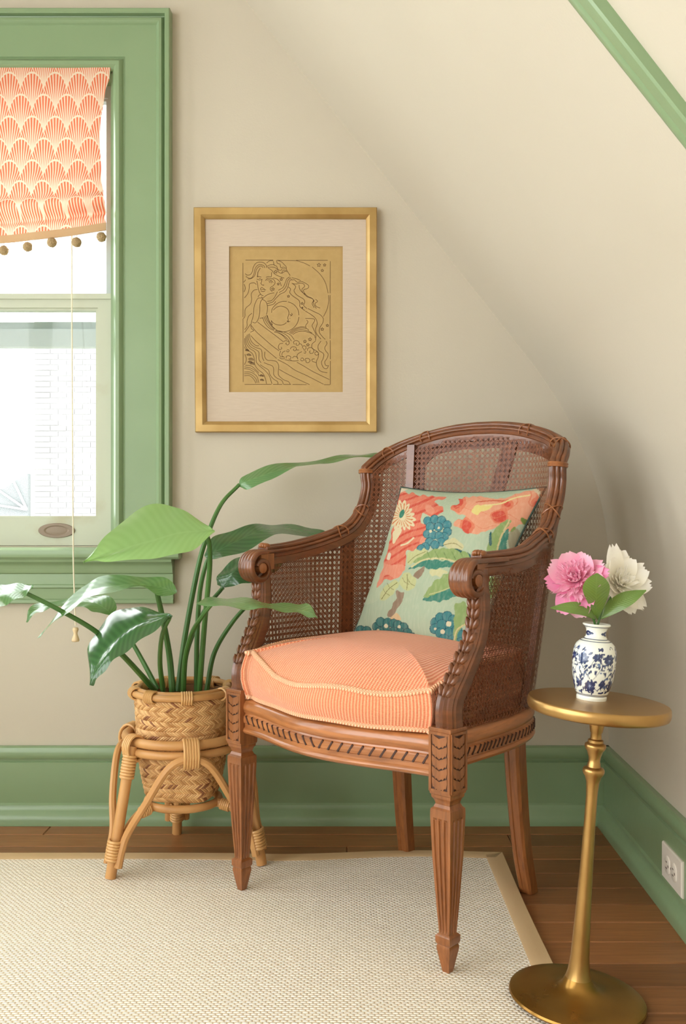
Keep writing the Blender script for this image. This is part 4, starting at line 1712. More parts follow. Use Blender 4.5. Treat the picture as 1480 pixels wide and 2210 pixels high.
# engraved outline of the sheet and the drawn lines, as thin relief
S4 = 5.4815
STR = [
    # border
    [(272, 226), (600, 226)], [(640, 228), (870, 232)], [(872, 228), (1245, 228)], [(1274, 240), (1272, 620)], [(1272, 640), (1272, 1160)], [(1273, 1175), (1275, 1400)], [(1275, 1420), (1274, 1700)],
    [(262, 1698), (580, 1696)], [(598, 1697), (705, 1697)], [(722, 1697), (810, 1697)], [(828, 1698), (995, 1700)], [(1200, 1700), (1272, 1700)], [(241, 260), (242, 900)], [(242, 920), (244, 1670)],
    # big moon disc
    [(870, 232), (960, 260), (1035, 296)], [(1060, 308), (1150, 390), (1215, 490), (1250, 620)], [(1254, 640), (1255, 720), (1235, 810), (1195, 895)],
    # hair crown, left locks
    [(270, 385), (285, 402), (325, 400), (350, 370), (365, 310), (395, 265), (440, 250), (490, 260), (518, 290), (520, 318)],
    [(275, 420), (310, 440), (345, 435), (370, 395), (385, 330), (415, 290), (450, 280), (490, 295), (500, 318)],
    [(300, 450), (340, 445), (380, 410), (400, 340), (430, 305), (460, 298), (480, 315)], [(415, 415), (420, 370), (448, 320)],
    [(520, 262), (560, 235), (600, 232)], [(525, 300), (560, 285), (600, 280), (620, 290)], [(530, 312), (580, 310), (620, 315), (650, 340), (670, 375), (700, 378), (715, 350), (760, 350)],
    [(600, 240), (612, 285), (640, 300), (655, 335), (690, 350), (705, 330), (755, 330)], [(640, 235), (650, 265), (680, 275), (690, 315), (720, 310), (750, 318)], [(660, 232), (700, 250), (730, 280), (755, 310), (760, 345), (800, 410)],
    [(540, 320), (585, 350), (610, 385), (650, 410), (700, 430), (730, 440)], [(580, 370), (578, 420)],
    [(600, 435), (650, 455), (680, 490), (695, 535)], [(700, 385), (740, 360), (765, 365)],
    # face
    [(418, 370), (412, 430)], [(405, 470), (415, 520), (430, 590), (455, 635), (485, 650)], [(410, 425), (435, 420), (460, 430)], [(405, 450), (440, 462), (465, 455)], [(430, 440), (455, 445)],
    [(515, 430), (545, 422), (580, 425)], [(508, 470), (530, 445), (565, 442), (590, 455)], [(525, 465), (555, 458), (585, 475), (600, 495)], [(550, 470), (558, 495)], [(570, 470), (578, 500)], [(590, 440), (615, 470), (620, 500), (600, 530), (570, 550), (565, 575), (590, 600)],
    [(468, 450), (460, 490), (455, 505), (480, 528)], [(485, 515), (488, 530)], [(445, 570), (465, 550), (480, 560), (500, 570)], [(445, 575), (480, 575), (515, 580)], [(450, 590), (480, 600), (505, 592)],
    [(450, 630), (430, 645), (420, 665)],
    # right flowing hair
    [(795, 425), (760, 450), (740, 500), (715, 550), (660, 585)], [(810, 435), (770, 470), (755, 530), (720, 580), (670, 610)], [(820, 450), (790, 480), (775, 540), (740, 600), (680, 630)],
    [(820, 435), (880, 450), (925, 470)], [(815, 465), (850, 460), (885, 490), (925, 480), (960, 490), (1015, 525), (1010, 560), (965, 575), (960, 600), (1000, 650), (1060, 680), (1085, 720)],
    [(830, 505), (870, 510), (925, 500), (960, 510), (970, 540), (940, 570), (950, 610), (1000, 660), (1070, 690), (1075, 740), (1110, 800)],
    [(820, 500), (860, 530), (860, 560), (845, 590), (880, 640), (960, 690), (972, 730), (960, 765), (1000, 800)], [(780, 545), (805, 570), (795, 610), (830, 650), (900, 700), (915, 740), (915, 775), (940, 800), (975, 825)],
    [(905, 520), (910, 560), (935, 600), (990, 640)], [(1100, 690), (1125, 715), (1095, 740), (1110, 775), (1155, 795)], [(1085, 700), (1060, 740), (1085, 790)],
    [(1010, 800), (1090, 840), (1150, 870), (1190, 915), (1185, 970), (1150, 1030), (1145, 1080), (1180, 1130), (1215, 1165)], [(980, 830), (1060, 880), (1105, 925), (1120, 980), (1100, 1050), (1120, 1110), (1165, 1160)],
    [(980, 918), (1040, 918), (1085, 925), (1085, 955), (1060, 1000), (1080, 1050), (1105, 1110), (1100, 1180)], [(995, 935), (1010, 960), (985, 1000), (990, 1035)],
    [(1165, 1185), (1130, 1240), (1140, 1295), (1195, 1335), (1190, 1390), (1170, 1440), (1195, 1500), (1235, 1510), (1255, 1470)], [(1225, 1185), (1235, 1215), (1210, 1260), (1220, 1300), (1250, 1340), (1235, 1390), (1210, 1430), (1220, 1470), (1245, 1475)],
    [(1100, 1185), (1060, 1220), (1060, 1270), (1110, 1300), (1135, 1330), (1130, 1380), (1110, 1430), (1120, 1490), (1160, 1540), (1240, 1560)],
    # neck, shoulder and arm
    [(610, 615), (560, 625), (510, 650), (470, 690), (445, 740), (440, 850), (420, 930), (390, 968), (355, 960)], [(470, 675), (420, 680), (390, 730), (370, 800), (365, 880), (345, 950)], [(345, 950), (335, 1000), (345, 1040), (370, 1060), (330, 1080)],
    [(470, 690), (510, 715), (530, 765), (530, 820), (520, 870)], [(440, 915), (480, 910)], [(350, 855), (310, 890), (290, 950), (290, 1010), (262, 1050)], [(330, 985), (300, 1030), (260, 1085)],
    [(530, 715), (580, 705), (620, 660), (650, 600)], [(530, 740), (590, 725), (630, 680), (680, 630)], [(530, 765), (600, 750), (630, 715)], [(480, 680), (460, 660)],
    # left background hair
    [(275, 460), (250, 490)], [(255, 510), (270, 560), (255, 605)], [(400, 515), (370, 495), (320, 510), (315, 560), (300, 620), (258, 675)], [(415, 575), (370, 585), (340, 630), (345, 690), (330, 745), (280, 790), (265, 830), (265, 890), (248, 920)],
    # crescent and its disc
    [(580, 850), (590, 800), (640, 745), (700, 718), (760, 715)], [(775, 720), (840, 750), (890, 810), (903, 880)], [(903, 900), (890, 960), (850, 1020), (790, 1060), (720, 1075), (650, 1060), (590, 1010), (550, 950), (530, 880)],
    [(600, 820), (640, 785), (690, 772), (740, 785), (775, 815), (785, 860), (770, 910)], [(575, 940), (600, 970), (640, 990), (690, 997), (730, 985), (757, 965)], [(575, 940), (590, 995)], [(770, 910), (778, 940), (760, 950)],
    [(795, 870), (825, 880)], [(805, 890), (825, 870), (815, 855)], [(765, 955), (800, 955)], [(780, 945), (775, 965)], [(795, 915), (802, 918)],
    # swoops under the moon
    [(475, 905), (500, 970), (550, 1030), (610, 1060)], [(490, 895), (520, 960), (565, 1020), (610, 1050)], [(505, 885), (530, 940), (575, 1005), (620, 1045)], [(520, 875), (545, 935), (590, 1000)],
    [(610, 1075), (680, 1095), (750, 1140), (790, 1190)], [(620, 1065), (700, 1085), (770, 1125), (815, 1185)], [(630, 1058), (720, 1075), (800, 1110), (850, 1170)], [(640, 1080), (700, 1110), (760, 1170)],
    [(790, 1085), (850, 1040), (920, 1018), (985, 1020)], [(800, 1095), (860, 1050), (930, 1030), (1000, 1040), (1020, 1060)], [(815, 1100), (870, 1062), (940, 1050), (1010, 1065), (1060, 1090)], [(830, 1108), (880, 1078), (950, 1068), (1030, 1085), (1085, 1115), (1095, 1150)],
    # long diagonal bands
    [(415, 960), (520, 1040), (620, 1115), (722, 1195)], [(340, 1000), (400, 1075), (500, 1165), (600, 1250), (670, 1300)], [(335, 1120), (400, 1190), (520, 1290), (640, 1390)], [(655, 1405), (760, 1460), (860, 1530), (1000, 1595), (1195, 1695)],
    [(880, 1435), (960, 1480), (1060, 1540), (1160, 1590), (1265, 1640)], [(670, 1520), (760, 1570), (880, 1630), (1030, 1700)],
    # waves bottom left
    [(320, 1095), (325, 1150), (350, 1200), (400, 1240), (430, 1240)], [(305, 1100), (310, 1170), (340, 1225), (390, 1260), (450, 1280), (465, 1310), (470, 1370), (490, 1420)], [(290, 1110), (295, 1190), (330, 1250), (400, 1290), (430, 1320), (430, 1400), (455, 1440)],
    [(275, 1130), (280, 1210), (320, 1270), (380, 1310), (400, 1370), (400, 1430), (440, 1480), (500, 1530), (550, 1590), (585, 1690)], [(262, 1150), (265, 1220), (300, 1290), (350, 1330), (375, 1390), (380, 1460), (420, 1520), (480, 1570), (510, 1640), (520, 1690)],
    [(500, 1310), (500, 1370), (530, 1410), (590, 1415), (640, 1430), (665, 1480), (660, 1540), (665, 1590), (720, 1640), (780, 1665), (800, 1695)], [(490, 1440), (540, 1460), (590, 1480), (605, 1520), (605, 1580), (640, 1620), (700, 1650), (720, 1695)], [(445, 1465), (500, 1500), (545, 1530), (560, 1580), (600, 1630), (650, 1665), (655, 1695)],
    [(265, 1340), (280, 1390), (275, 1430), (258, 1465)], [(260, 1250), (270, 1275), (295, 1290)],
    [(258, 1550), (320, 1550), (370, 1570), (410, 1610), (430, 1680)], [(258, 1570), (310, 1570), (360, 1595), (400, 1640), (408, 1680)], [(258, 1595), (310, 1592), (350, 1615), (385, 1660), (390, 1685)],
    [(260, 1490), (320, 1500), (380, 1530), (420, 1570), (430, 1600)], [(270, 1470), (340, 1480), (400, 1530), (430, 1560)], [(258, 1510), (320, 1520), (380, 1555)],
    # cloud scallops
    [(725, 1190), (750, 1180), (785, 1195), (785, 1220), (765, 1230), (748, 1215), (760, 1205)], [(715, 1210), (675, 1220), (660, 1260), (675, 1285), (700, 1275), (695, 1255)], [(850, 1225), (840, 1195), (870, 1178), (905, 1195), (905, 1225), (880, 1235), (868, 1218), (880, 1208)], [(910, 1215), (935, 1225), (940, 1245)],
    [(690, 1300), (675, 1340), (690, 1370), (730, 1372)], [(745, 1300), (710, 1320), (705, 1360), (735, 1380)], [(675, 1380), (700, 1395), (740, 1392)], [(755, 1390), (755, 1365), (785, 1358), (808, 1375), (800, 1400), (782, 1395)], [(825, 1385), (850, 1365), (880, 1375), (890, 1400)], [(765, 1285), (785, 1290), (782, 1312), (762, 1310), (762, 1292)],
    [(800, 1280), (820, 1255), (860, 1255), (875, 1280), (855, 1300), (838, 1288), (848, 1275)], [(875, 1290), (905, 1290)], [(945, 1270), (950, 1245), (980, 1245), (988, 1275), (965, 1285), (955, 1270)], [(960, 1300), (985, 1305), (980, 1328), (960, 1322)], [(1005, 1300), (1010, 1270), (1050, 1262), (1080, 1290), (1070, 1325), (1040, 1330), (1028, 1310), (1042, 1300)], [(1090, 1320), (1115, 1312), (1135, 1330), (1120, 1352), (1098, 1345), (1090, 1325)],
    [(940, 1310), (900, 1330), (880, 1360), (890, 1390)], [(925, 1390), (950, 1385), (960, 1410), (935, 1418), (922, 1400)], [(975, 1420), (980, 1395), (1015, 1390), (1035, 1415), (1015, 1440), (990, 1435), (988, 1412)], [(1060, 1420), (1060, 1400), (1090, 1395)], [(1060, 1425), (1110, 1440)], [(800, 1415), (850, 1420), (900, 1415)], [(740, 1405), (790, 1415), (815, 1410)],
]
for (cx_, cy_, r_) in [(290, 1310, 26), (310, 1365, 30), (335, 1420, 36), (325, 1450, 30), (350, 1470, 34), (460, 1610, 28), (465, 1660, 26)]:
    for q in (1.0, .72, .45):
        STR.append([(cx_ + r_ * q * math.cos(a), cy_ - r_ * q * math.sin(a)) for a in np.linspace(2.6, .2, 7)])
for (cx_, cy_, r_) in [(1140, 285, 26), (1208, 285, 20), (1180, 350, 20), (630, 365, 24), (695, 455, 20), (660, 510, 18), (597, 570, 22), (780, 655, 18), (942, 740, 18), (945, 790, 12), (1180, 1045, 22), (1240, 1000, 20), (975, 1190, 22), (1035, 1165, 24), (1010, 1230, 22)]:
    for k in range(5):
        a0 = -PI / 2 + k * 2 * PI / 5
        tips = [(cx_ + r_ * math.cos(a0) * .95, cy_ + r_ * math.sin(a0) * .95), (cx_ + r_ * .42 * math.cos(a0 + PI / 5), cy_ + r_ * .42 * math.sin(a0 + PI / 5)), (cx_ + r_ * .8 * math.cos(a0 + 2 * PI / 5), cy_ + r_ * .8 * math.sin(a0 + 2 * PI / 5))]
        STR.append(tips + [None])
ln = MB()
YD = YB - .0089
for s_ in STR:
    hard = s_[-1] is None
    pts_ = [q for q in s_ if q is not None]
    P2 = np.array(pts_, float)
    if len(P2) > 2 and not hard:
        P2 = catmull(P2, len(P2) * 5)
    P3 = np.array([at(480 + q[0] / S4, 520 + q[1] / S4, YD) for q in P2])
    T = norm(np.gradient(P3, axis=0))
    Nn = np.stack([-T[:, 2], np.zeros(len(T)), T[:, 0]], 1)
    w_ = .00064
    n_ = len(P3)
    V = np.vstack([P3 - Nn * w_, P3 + Nn * w_])
    V2 = V.copy()
    V2[:, 1] -= .0003
    ln.add(V2, [(i, i + 1, n_ + i + 1, n_ + i) for i in range(n_ - 1)])
ln.build('line_drawing', MAT['engraved_line'], pap, smooth=False, fix=False)
# plate mark along the sheet edges
b = MB()
b.box((ax0 + .0055, YD - .0004, az0), (ax0 + .0062, YD, az1)).box((ax1 - .0045, YD - .0004, az0), (ax1 - .0037, YD, az1)).box((ax0, YD - .0004, az1 - .006), (ax1, YD, az1 - .0054))
b.build('plate_mark', MAT['paper_edge'], pap, smooth=False)

# ================================================================== RUG
RX1, RY1, RT = .356, 2.170, .0100
rug = thing('area_rug', 'cream woven area rug with tan cloth binding under the armchair', 'rug', (-.6, .8, 0))


def rug_edge(x_):
    return RY1 + .016 * math.exp(-((x_ - .17) / .16) ** 2) - .008 * math.exp(-((x_ + .12) / .12) ** 2)


xs = np.linspace(-1.75, RX1 - .036, 60)
G = []
for x_ in xs:
    ye = rug_edge(x_) - .038
    row = []
    for y_ in np.linspace(ye, -.9, 60):
        z = RT + .0010 * math.sin(x_ * 9) * math.sin(y_ * 7)
        row.append((x_, y_, z))
    row.append((x_, -.9, .0005))
    G.append(row)
MB().grid(G).build('rug_field', MAT['rug_weave'], rug, angle=180, fix=False)
# binding: back and right strips, mitred at the corner
xs = np.linspace(-1.75, RX1, 70)
G = []
for x_ in xs:
    e = rug_edge(x_)
    x2 = min(x_, RX1 - .040)
    z = RT + .0010 * math.sin(x_ * 9) * math.sin(e * 7)
    G.append([(x_, e, .0006), (x_, e, RT - .002), (x_, e - .002, RT + .0008), (x2, e - .020, z + .0016), (x2, e - .038, z + .0016), (x2, e - .041, z + .0002), (x2, e - .040, .0006)])
MB().grid(G, cv=True, cap=True).build('binding', MAT['rug_binding'], rug, angle=40)
G = []
for y_ in np.linspace(rug_edge(RX1) - .001, -.9, 70):
    wv_ = .0025 * math.sin(y_ * 6)
    z = RT + .0010 * math.sin(.32 * 9) * math.sin(y_ * 7)
    yin = min(y_, rug_edge(RX1 - .04) - .040)
    G.append([(RX1 + wv_, y_, .0006), (RX1 + wv_, y_, RT - .002), (RX1 - .002 + wv_, y_, RT + .0009), (RX1 - .020, yin, z + .0019), (RX1 - .038, yin, z + .0019), (RX1 - .041, yin, z + .0002), (RX1 - .040, yin, .0006)])
MB().grid(G, cv=True, cap=True).build('binding', MAT['rug_binding'], rug, angle=40)

# ================================================================== PLANT STAND
SX, SY = -.3525, 2.150
stand = thing('rattan_plant_stand', 'three-legged bent rattan plant stand beside the armchair', 'plant stand', (SX, SY, 0))
LEG_A = [math.radians(a) for a in (226.0, 343.0, 104.0)]
FOOT_R = .186
RZ, RR = .270, .124


def ringpt(a, r, z):
    return np.array([SX + r * math.cos(a), SY + r * math.sin(a), z])


an = np.linspace(0, 2 * PI, 72, endpoint=False)
RT_M, RT_W = MAT['rattan'], MAT['rattan_wrap']
MB().tube([ringpt(a, RR, RZ + .0125) for a in an], .0100, 10, closed=True).build('upper_ring', RT_M, stand)
MB().tube([ringpt(a, RR + .001, RZ - .0085) for a in an], .0092, 10, closed=True).build('upper_ring', RT_M, stand)
LRZ, LRR = .136, .078
MB().tube([ringpt(a, LRR, LRZ) for a in an], .0088, 10, closed=True).build('lower_ring', RT_M, stand)


def wrap(path, r, turns, name='binding'):
    """several close turns of split cane round a cane or bundle"""
    path = np.asarray(path, float)
    n = turns
    b = MB()
    for i in range(n):
        t = (i + .5) / n
        p_ = path[0] + (path[-1] - path[0]) * t
        ax_ = norm(path[-1] - path[0])
        ref = np.array([0, 0, 1.0]) if abs(ax_[2]) < .9 else np.array([1.0, 0, 0])
        u_ = norm(np.cross(ax_, ref))
        v_ = np.cross(ax_, u_)
        rr_ = np.atleast_1d(r)
        ra, rb = (rr_[0], rr_[-1])
        b.tube([p_ + u_ * ra * math.cos(q) + v_ * rb * math.sin(q) for q in np.linspace(0, 2 * PI, 16, endpoint=False)], np.linalg.norm(path[-1] - path[0]) / n * .55, 6, closed=True)
    return b.build(name, RT_W, stand)


foot_z = {0: RT + .0, 1: RT + .0, 2: 0.0}
for k, a in enumerate(LEG_A):
    fz = foot_z[k] + .001
    top = ringpt(a, RR + .012, RZ - .004)
    foot = ringpt(a, FOOT_R, fz)
    MB().tube([top + (top - foot) * .04, foot], .0115, 10).build('leg', RT_M, stand)
    # two arch canes come down on either side of the leg
    for sd in (-1, 1):
        am = a + sd * PI / 3
        apex = ringpt(am, RR + .014, RZ - .008)
        j1 = ringpt(am - sd * .33, RR + .020, RZ - .030)
        j2 = ringpt(a + sd * .40, RR + .030, RZ - .105)
        j3 = ringpt(a + sd * .17, RR + .040, .105)
        j4 = ringpt(a + sd * .125, FOOT_R - .012, .070)
        j5 = ringpt(a + sd * .115, FOOT_R - .004, .036)
        MB().tube(catmull([apex, j1, j2, j3, j4, j5], 34), .0082, 8).build('arch_cane', RT_M, stand)
    # brace from the lower ring to the leg
    c0 = ringpt(a, LRR - .002, LRZ - .001)
    MB().tube(catmull([c0, ringpt(a, LRR + .030, LRZ - .004), ringpt(a, LRR + .062, LRZ - .028), ringpt(a, LRR + .080, .070)], 16), .0092, 8).build('brace', RT_M, stand)
    wrap([ringpt(a, LRR + .012, LRZ - .002), ringpt(a, LRR + .034, LRZ - .006)], .0106, 5)
    # bindings at foot and top of leg
    p0 = top + (foot - top) * .70
    p1 = top + (foot - top) * .86
    wrap([p0, p1], (.0245, .0150), 7)
    p0 = top + (foot - top) * .03
    p1 = top + (foot - top) * .22
    wrap([p0, p1], .0128, 8)
    am = a + PI / 3
    ab = MB()
    tdir = np.array([-math.sin(am), math.cos(am), 0])
    rd = np.array([math.cos(am), math.sin(am), 0])
    for q in np.linspace(-.014, .014, 6):
        c0 = ringpt(am, RR + .004, RZ - .004) + tdir * q
        ab.tube([c0 + rd * .0215 * math.cos(t) + np.array([0, 0, .0300 * math.sin(t)]) for t in np.linspace(0, 2 * PI, 18, endpoint=False)], .0031, 6, closed=True)
    ab.build('binding', RT_W, stand)
    lb = MB()
    for q in np.linspace(-.009, .009, 4):
        tdir2 = np.array([-math.sin(a), math.cos(a), 0])
        rd2 = np.array([math.cos(a), math.sin(a), 0])
        c0 = ringpt(a, RR + .005, RZ + .001) + tdir2 * q
        lb.tube([c0 + rd2 * .0210 * math.cos(t) + np.array([0, 0, .0270 * math.sin(t)]) for t in np.linspace(0, 2 * PI, 18, endpoint=False)], .0030, 6, closed=True)
    lb.build('binding', RT_W, stand)

# ================================================================== BASKET
bas = thing('woven_basket_planter', 'tan herringbone-woven basket planter sitting in the rattan stand', 'planter', (SX, SY, LRZ + .009))
ZB0, ZB1 = .146, .372


def basket(a, z, off=0.0):
    t = np.clip((z - ZB0) / (ZB1 - ZB0), 0, 1)
    r = np.interp(t, [0, .06, .3, .6, 1], [.066, .074, .086, .0955, .1055])
    # square foot, round mouth
    n = 2 + 3.2 * (1 - t) ** 1.6
    aa = a - math.radians(-52)
    k = (abs(math.cos(aa - PI / 4)) ** n + abs(math.sin(aa - PI / 4)) ** n) ** (-1 / n)
    rr_ = r * (1 + (k - 1) * .80) + off
    return np.array([SX + rr_ * math.cos(a), SY + rr_ * math.sin(a), z])


G = [[basket(a, z, -.0025) for a in an] for z in np.linspace(ZB0, ZB1, 14)]
G2 = [[basket(a, z, -.0075) for a in an] for z in np.linspace(ZB1, ZB0 + .01, 10)]
MB().grid(np.vstack([np.array(G), np.array(G2)]), cv=True, cap=True).build('basket_liner', MAT['basket_core'], bas, angle=50)
wv_ = MB()
cols = []
ROWS = 21
NC = 96
hz = (ZB1 - ZB0 - .006) / ROWS
for r_ in range(ROWS):
    z0 = ZB0 + .002 + r_ * hz
    sl = 1 if r_ % 2 else -1
    for i in range(NC):
        a0 = 2 * PI * (i + .15 * (r_ % 2)) / NC
        da = 2 * PI / NC
        tone = RNG.uniform(0, 1) ** 1.3
        c1_, c2_ = np.array(lin((228, 184, 128))), np.array(lin((178, 128, 76)))
        cc = c1_ + (c2_ - c1_) * tone
        if RNG.uniform() < .05:
            cc = np.array(lin((142, 92, 58)))
        G = []
        for u_ in np.linspace(-.12, 1.12, 5):
            row = []
            for v_ in (-.5, -.25, .25, .5):
                aa = a0 + sl * u_ * da * 1.9 + v_ * da * .98
                zz = z0 + u_ * hz
                lift = .0028 * math.sin(PI * np.clip((u_ + .12) / 1.24, 0, 1)) ** .8 - .0006 + (.0010 if abs(v_) < .3 else -.0004)
                row.append(basket(aa, np.clip(zz, ZB0 - .002, ZB1), lift))
            G.append(row)
        wv_.grid(G)
        cols.append(np.tile(cc, (20, 1)))
wv_.col = np.vstack(cols)
wv_.build('woven_strips', MAT['basket_strip'], bas, angle=60, kind='stuff', fix=False)
MB().tube([basket(a, ZB1 + .006, .004) for a in an], .0075, 10, closed=True).build('rim', RT_M, bas)
MB().tube([basket(a, ZB1 + .012, -.006) for a in an], .0060, 10, closed=True).build('rim', RT_M, bas)
for a in np.radians([283, 258 + 75, 20, 60, 120, 165, 205, 240]):
    ab = MB()
    tdir = np.array([-math.sin(a), math.cos(a), 0])
    rd = np.array([math.cos(a), math.sin(a), 0])
    for q in np.linspace(-.010, .010, 5):
        c0 = basket(a, ZB1 + .006, .0005) + tdir * q
        ab.tube([c0 + rd * .0135 * math.cos(t) + np.array([0, 0, .0125 * math.sin(t)]) for t in np.linspace(0, 2 * PI, 14, endpoint=False)], .0026, 5, closed=True)
    ab.build('rim_lashing', RT_W, bas)

# ================================================================== PLANT
plant = thing('potted_leafy_plant', 'large-leaved green plant in the woven basket beside the armchair', 'plant', (SX, SY, .345))
sd_ = MB()
G = [[(SX + r * math.cos(a), SY + r * math.sin(a), .352 + .003 * math.sin(a * 5 + r * 60)) for a in an] for r in (.001, .03, .06, .097)]
sd_.grid(G, cv=True)
sd_.build('soil', MAT['soil'], plant, angle=180)


def spx(pts_):
    return np.array([at(*p_) for p_ in pts_])


def stem(pts_, r0=.0062, r1=.0042):
    P = catmull(spx(pts_), 40)
    return MB().tube(P, np.linspace(r0, r1, 40), 8).build('stem', MAT['stem_green'], plant)


def leaf(stations, mat, nseg=44, ncross=15, cup=.0, wave=.0025, cut=()):
    """stations: (edge A), (rib), (edge B) as pixel + distance, base first"""
    A = catmull(spx([s_[0] for s_ in stations]), nseg)
    R = catmull(spx([s_[1] for s_ in stations]), nseg)
    B = catmull(spx([s_[2] for s_ in stations]), nseg)
    G = np.zeros((nseg, ncross, 3))
    UV = np.zeros((nseg, ncross, 2))
    h = ncross // 2
    for i in range(nseg):
        nrm = norm(np.cross(A[i] - B[i], R[min(i + 1, nseg - 1)] - R[max(i - 1, 0)]))
        for j in range(ncross):
            v = (j - h) / h
            e = A[i] if v < 0 else B[i]
            q = abs(v)
            p_ = R[i] + (e - R[i]) * q
            p_ = p_ + nrm * (cup * math.sin(PI * q) + wave * q * math.sin(i * .55 + (2 if v < 0 else 0)))
            G[i, j] = p_
            UV[i, j] = (i / (nseg - 1), v)
    th = .0007
    b = MB().grid(G)
    b.uv = UV.reshape(-1, 2)
    return b.build('leaf', MAT[mat], plant, angle=180, fix=False)


def st4(a, r, b_):
    return (a, r, b_)


# stems rise from the basket
stem([(372, 1492, 2.14), (366, 1420, 2.14), (354, 1350, 2.11), (341, 1290, 2.07), (338, 1276, 2.06)], .0075, .0052)
stem([(384, 1492, 2.16), (398, 1380, 2.18), (425, 1235, 2.20), (444, 1165, 2.22), (476, 1090, 2.26), (516, 1046, 2.29)], .0068, .0045)
stem([(395, 1492, 2.14), (400, 1420, 2.12), (415, 1365, 2.06), (440, 1325, 1.99), (462, 1298, 1.95)], .0062, .0042)
stem([(424, 1492, 2.16), (425, 1380, 2.16), (431, 1280, 2.16), (443, 1222, 2.15), (449, 1205, 2.15)], .0060, .0042)
stem([(430, 1492, 2.13), (441, 1350, 2.08), (452, 1230, 2.03), (452, 1180, 2.00), (448, 1158, 1.99)], .0062, .0045)
stem([(446, 1490, 2.16), (462, 1410, 2.16), (500, 1345, 2.17), (540, 1300, 2.18), (560, 1284, 2.18)], .0058, .004)
stem([(334, 1490, 2.13), (300, 1452, 2.08), (255, 1405, 2.02), (200, 1358, 1.96), (120, 1312, 1.92), (58, 1281, 1.90)], .0068, .0044)
stem([(340, 1488, 2.15), (315, 1440, 2.16), (290, 1395, 2.17), (262, 1350, 2.18), (243, 1328, 2.18)], .0058, .0042)
stem([(390, 1492, 2.17), (405, 1400, 2.19), (440, 1320, 2.22), (475, 1275, 2.24), (482, 1268, 2.24)], .0060, .0042)
stem([(352, 1490, 2.11), (345, 1430, 2.05), (350, 1370, 1.98), (366, 1334, 1.96)], .0058, .004)

# 1: big leaf with a backlit tone in its colour, upper left
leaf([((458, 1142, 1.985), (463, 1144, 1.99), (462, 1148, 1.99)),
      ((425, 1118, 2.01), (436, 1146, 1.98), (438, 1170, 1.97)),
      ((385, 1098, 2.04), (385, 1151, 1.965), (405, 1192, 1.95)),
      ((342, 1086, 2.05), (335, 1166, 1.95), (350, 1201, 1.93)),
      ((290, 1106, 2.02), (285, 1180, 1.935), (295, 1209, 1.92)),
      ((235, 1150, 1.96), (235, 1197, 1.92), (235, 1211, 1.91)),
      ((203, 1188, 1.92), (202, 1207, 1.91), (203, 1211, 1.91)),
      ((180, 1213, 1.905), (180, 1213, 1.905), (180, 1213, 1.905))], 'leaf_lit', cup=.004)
# 2: long narrow leaf reaching behind the chair's crest
leaf([((513, 1046, 2.29), (514, 1048, 2.29), (515, 1050, 2.29)),
      ((524, 1030, 2.30), (530, 1040, 2.28), (538, 1056, 2.27)),
      ((555, 1012, 2.31), (565, 1027, 2.28), (580, 1036, 2.27)),
      ((610, 1000, 2.32), (620, 1010, 2.29), (640, 1008, 2.28)),
      ((690, 992, 2.33), (695, 1000, 2.30), (705, 999, 2.29)),
      ((750, 981, 2.34), (752, 986, 2.31), (760, 990, 2.30)),
      ((800, 979, 2.35), (803, 982, 2.33), (806, 985, 2.32)),
      ((838, 980, 2.35), (838, 981, 2.35), (838, 982, 2.35))], 'leaf_mid')
# 3: dark arching leaf behind the left arm
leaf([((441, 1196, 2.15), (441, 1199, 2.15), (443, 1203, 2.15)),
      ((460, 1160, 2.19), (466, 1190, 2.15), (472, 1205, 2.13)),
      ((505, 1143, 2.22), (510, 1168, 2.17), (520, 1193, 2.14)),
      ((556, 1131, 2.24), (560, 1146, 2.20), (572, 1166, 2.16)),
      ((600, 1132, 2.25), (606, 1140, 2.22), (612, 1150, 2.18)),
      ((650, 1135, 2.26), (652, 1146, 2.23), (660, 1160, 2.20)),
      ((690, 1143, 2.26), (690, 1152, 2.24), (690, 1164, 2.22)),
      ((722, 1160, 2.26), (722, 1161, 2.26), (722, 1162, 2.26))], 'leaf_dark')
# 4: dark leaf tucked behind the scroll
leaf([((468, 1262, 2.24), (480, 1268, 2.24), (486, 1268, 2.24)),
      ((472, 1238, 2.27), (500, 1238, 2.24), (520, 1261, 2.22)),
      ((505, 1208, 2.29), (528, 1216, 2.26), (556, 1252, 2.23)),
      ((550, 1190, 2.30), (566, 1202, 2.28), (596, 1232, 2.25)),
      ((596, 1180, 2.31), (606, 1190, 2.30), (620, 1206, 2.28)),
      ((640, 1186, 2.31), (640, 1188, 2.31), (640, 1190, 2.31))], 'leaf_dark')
# 5: pale leaf lying in front of the left arm
leaf([((424, 1300, 1.93), (424, 1302, 1.93), (425, 1304, 1.93)),
      ((455, 1290, 1.97), (460, 1299, 1.94), (470, 1308, 1.91)),
      ((500, 1290, 1.97), (505, 1300, 1.93), (520, 1314, 1.89)),
      ((545, 1293, 1.96), (550, 1304, 1.91), (562, 1314, 1.88)),
      ((590, 1302, 1.94), (595, 1311, 1.90), (605, 1318, 1.87)),
      ((635, 1303, 1.92), (632, 1316, 1.88), (640, 1324, 1.86)),
      ((664, 1303, 1.90), (664, 1320, 1.87), (664, 1330, 1.86)),
      ((685, 1334, 1.86), (685, 1334, 1.86), (685, 1335, 1.86))], 'leaf_mid')
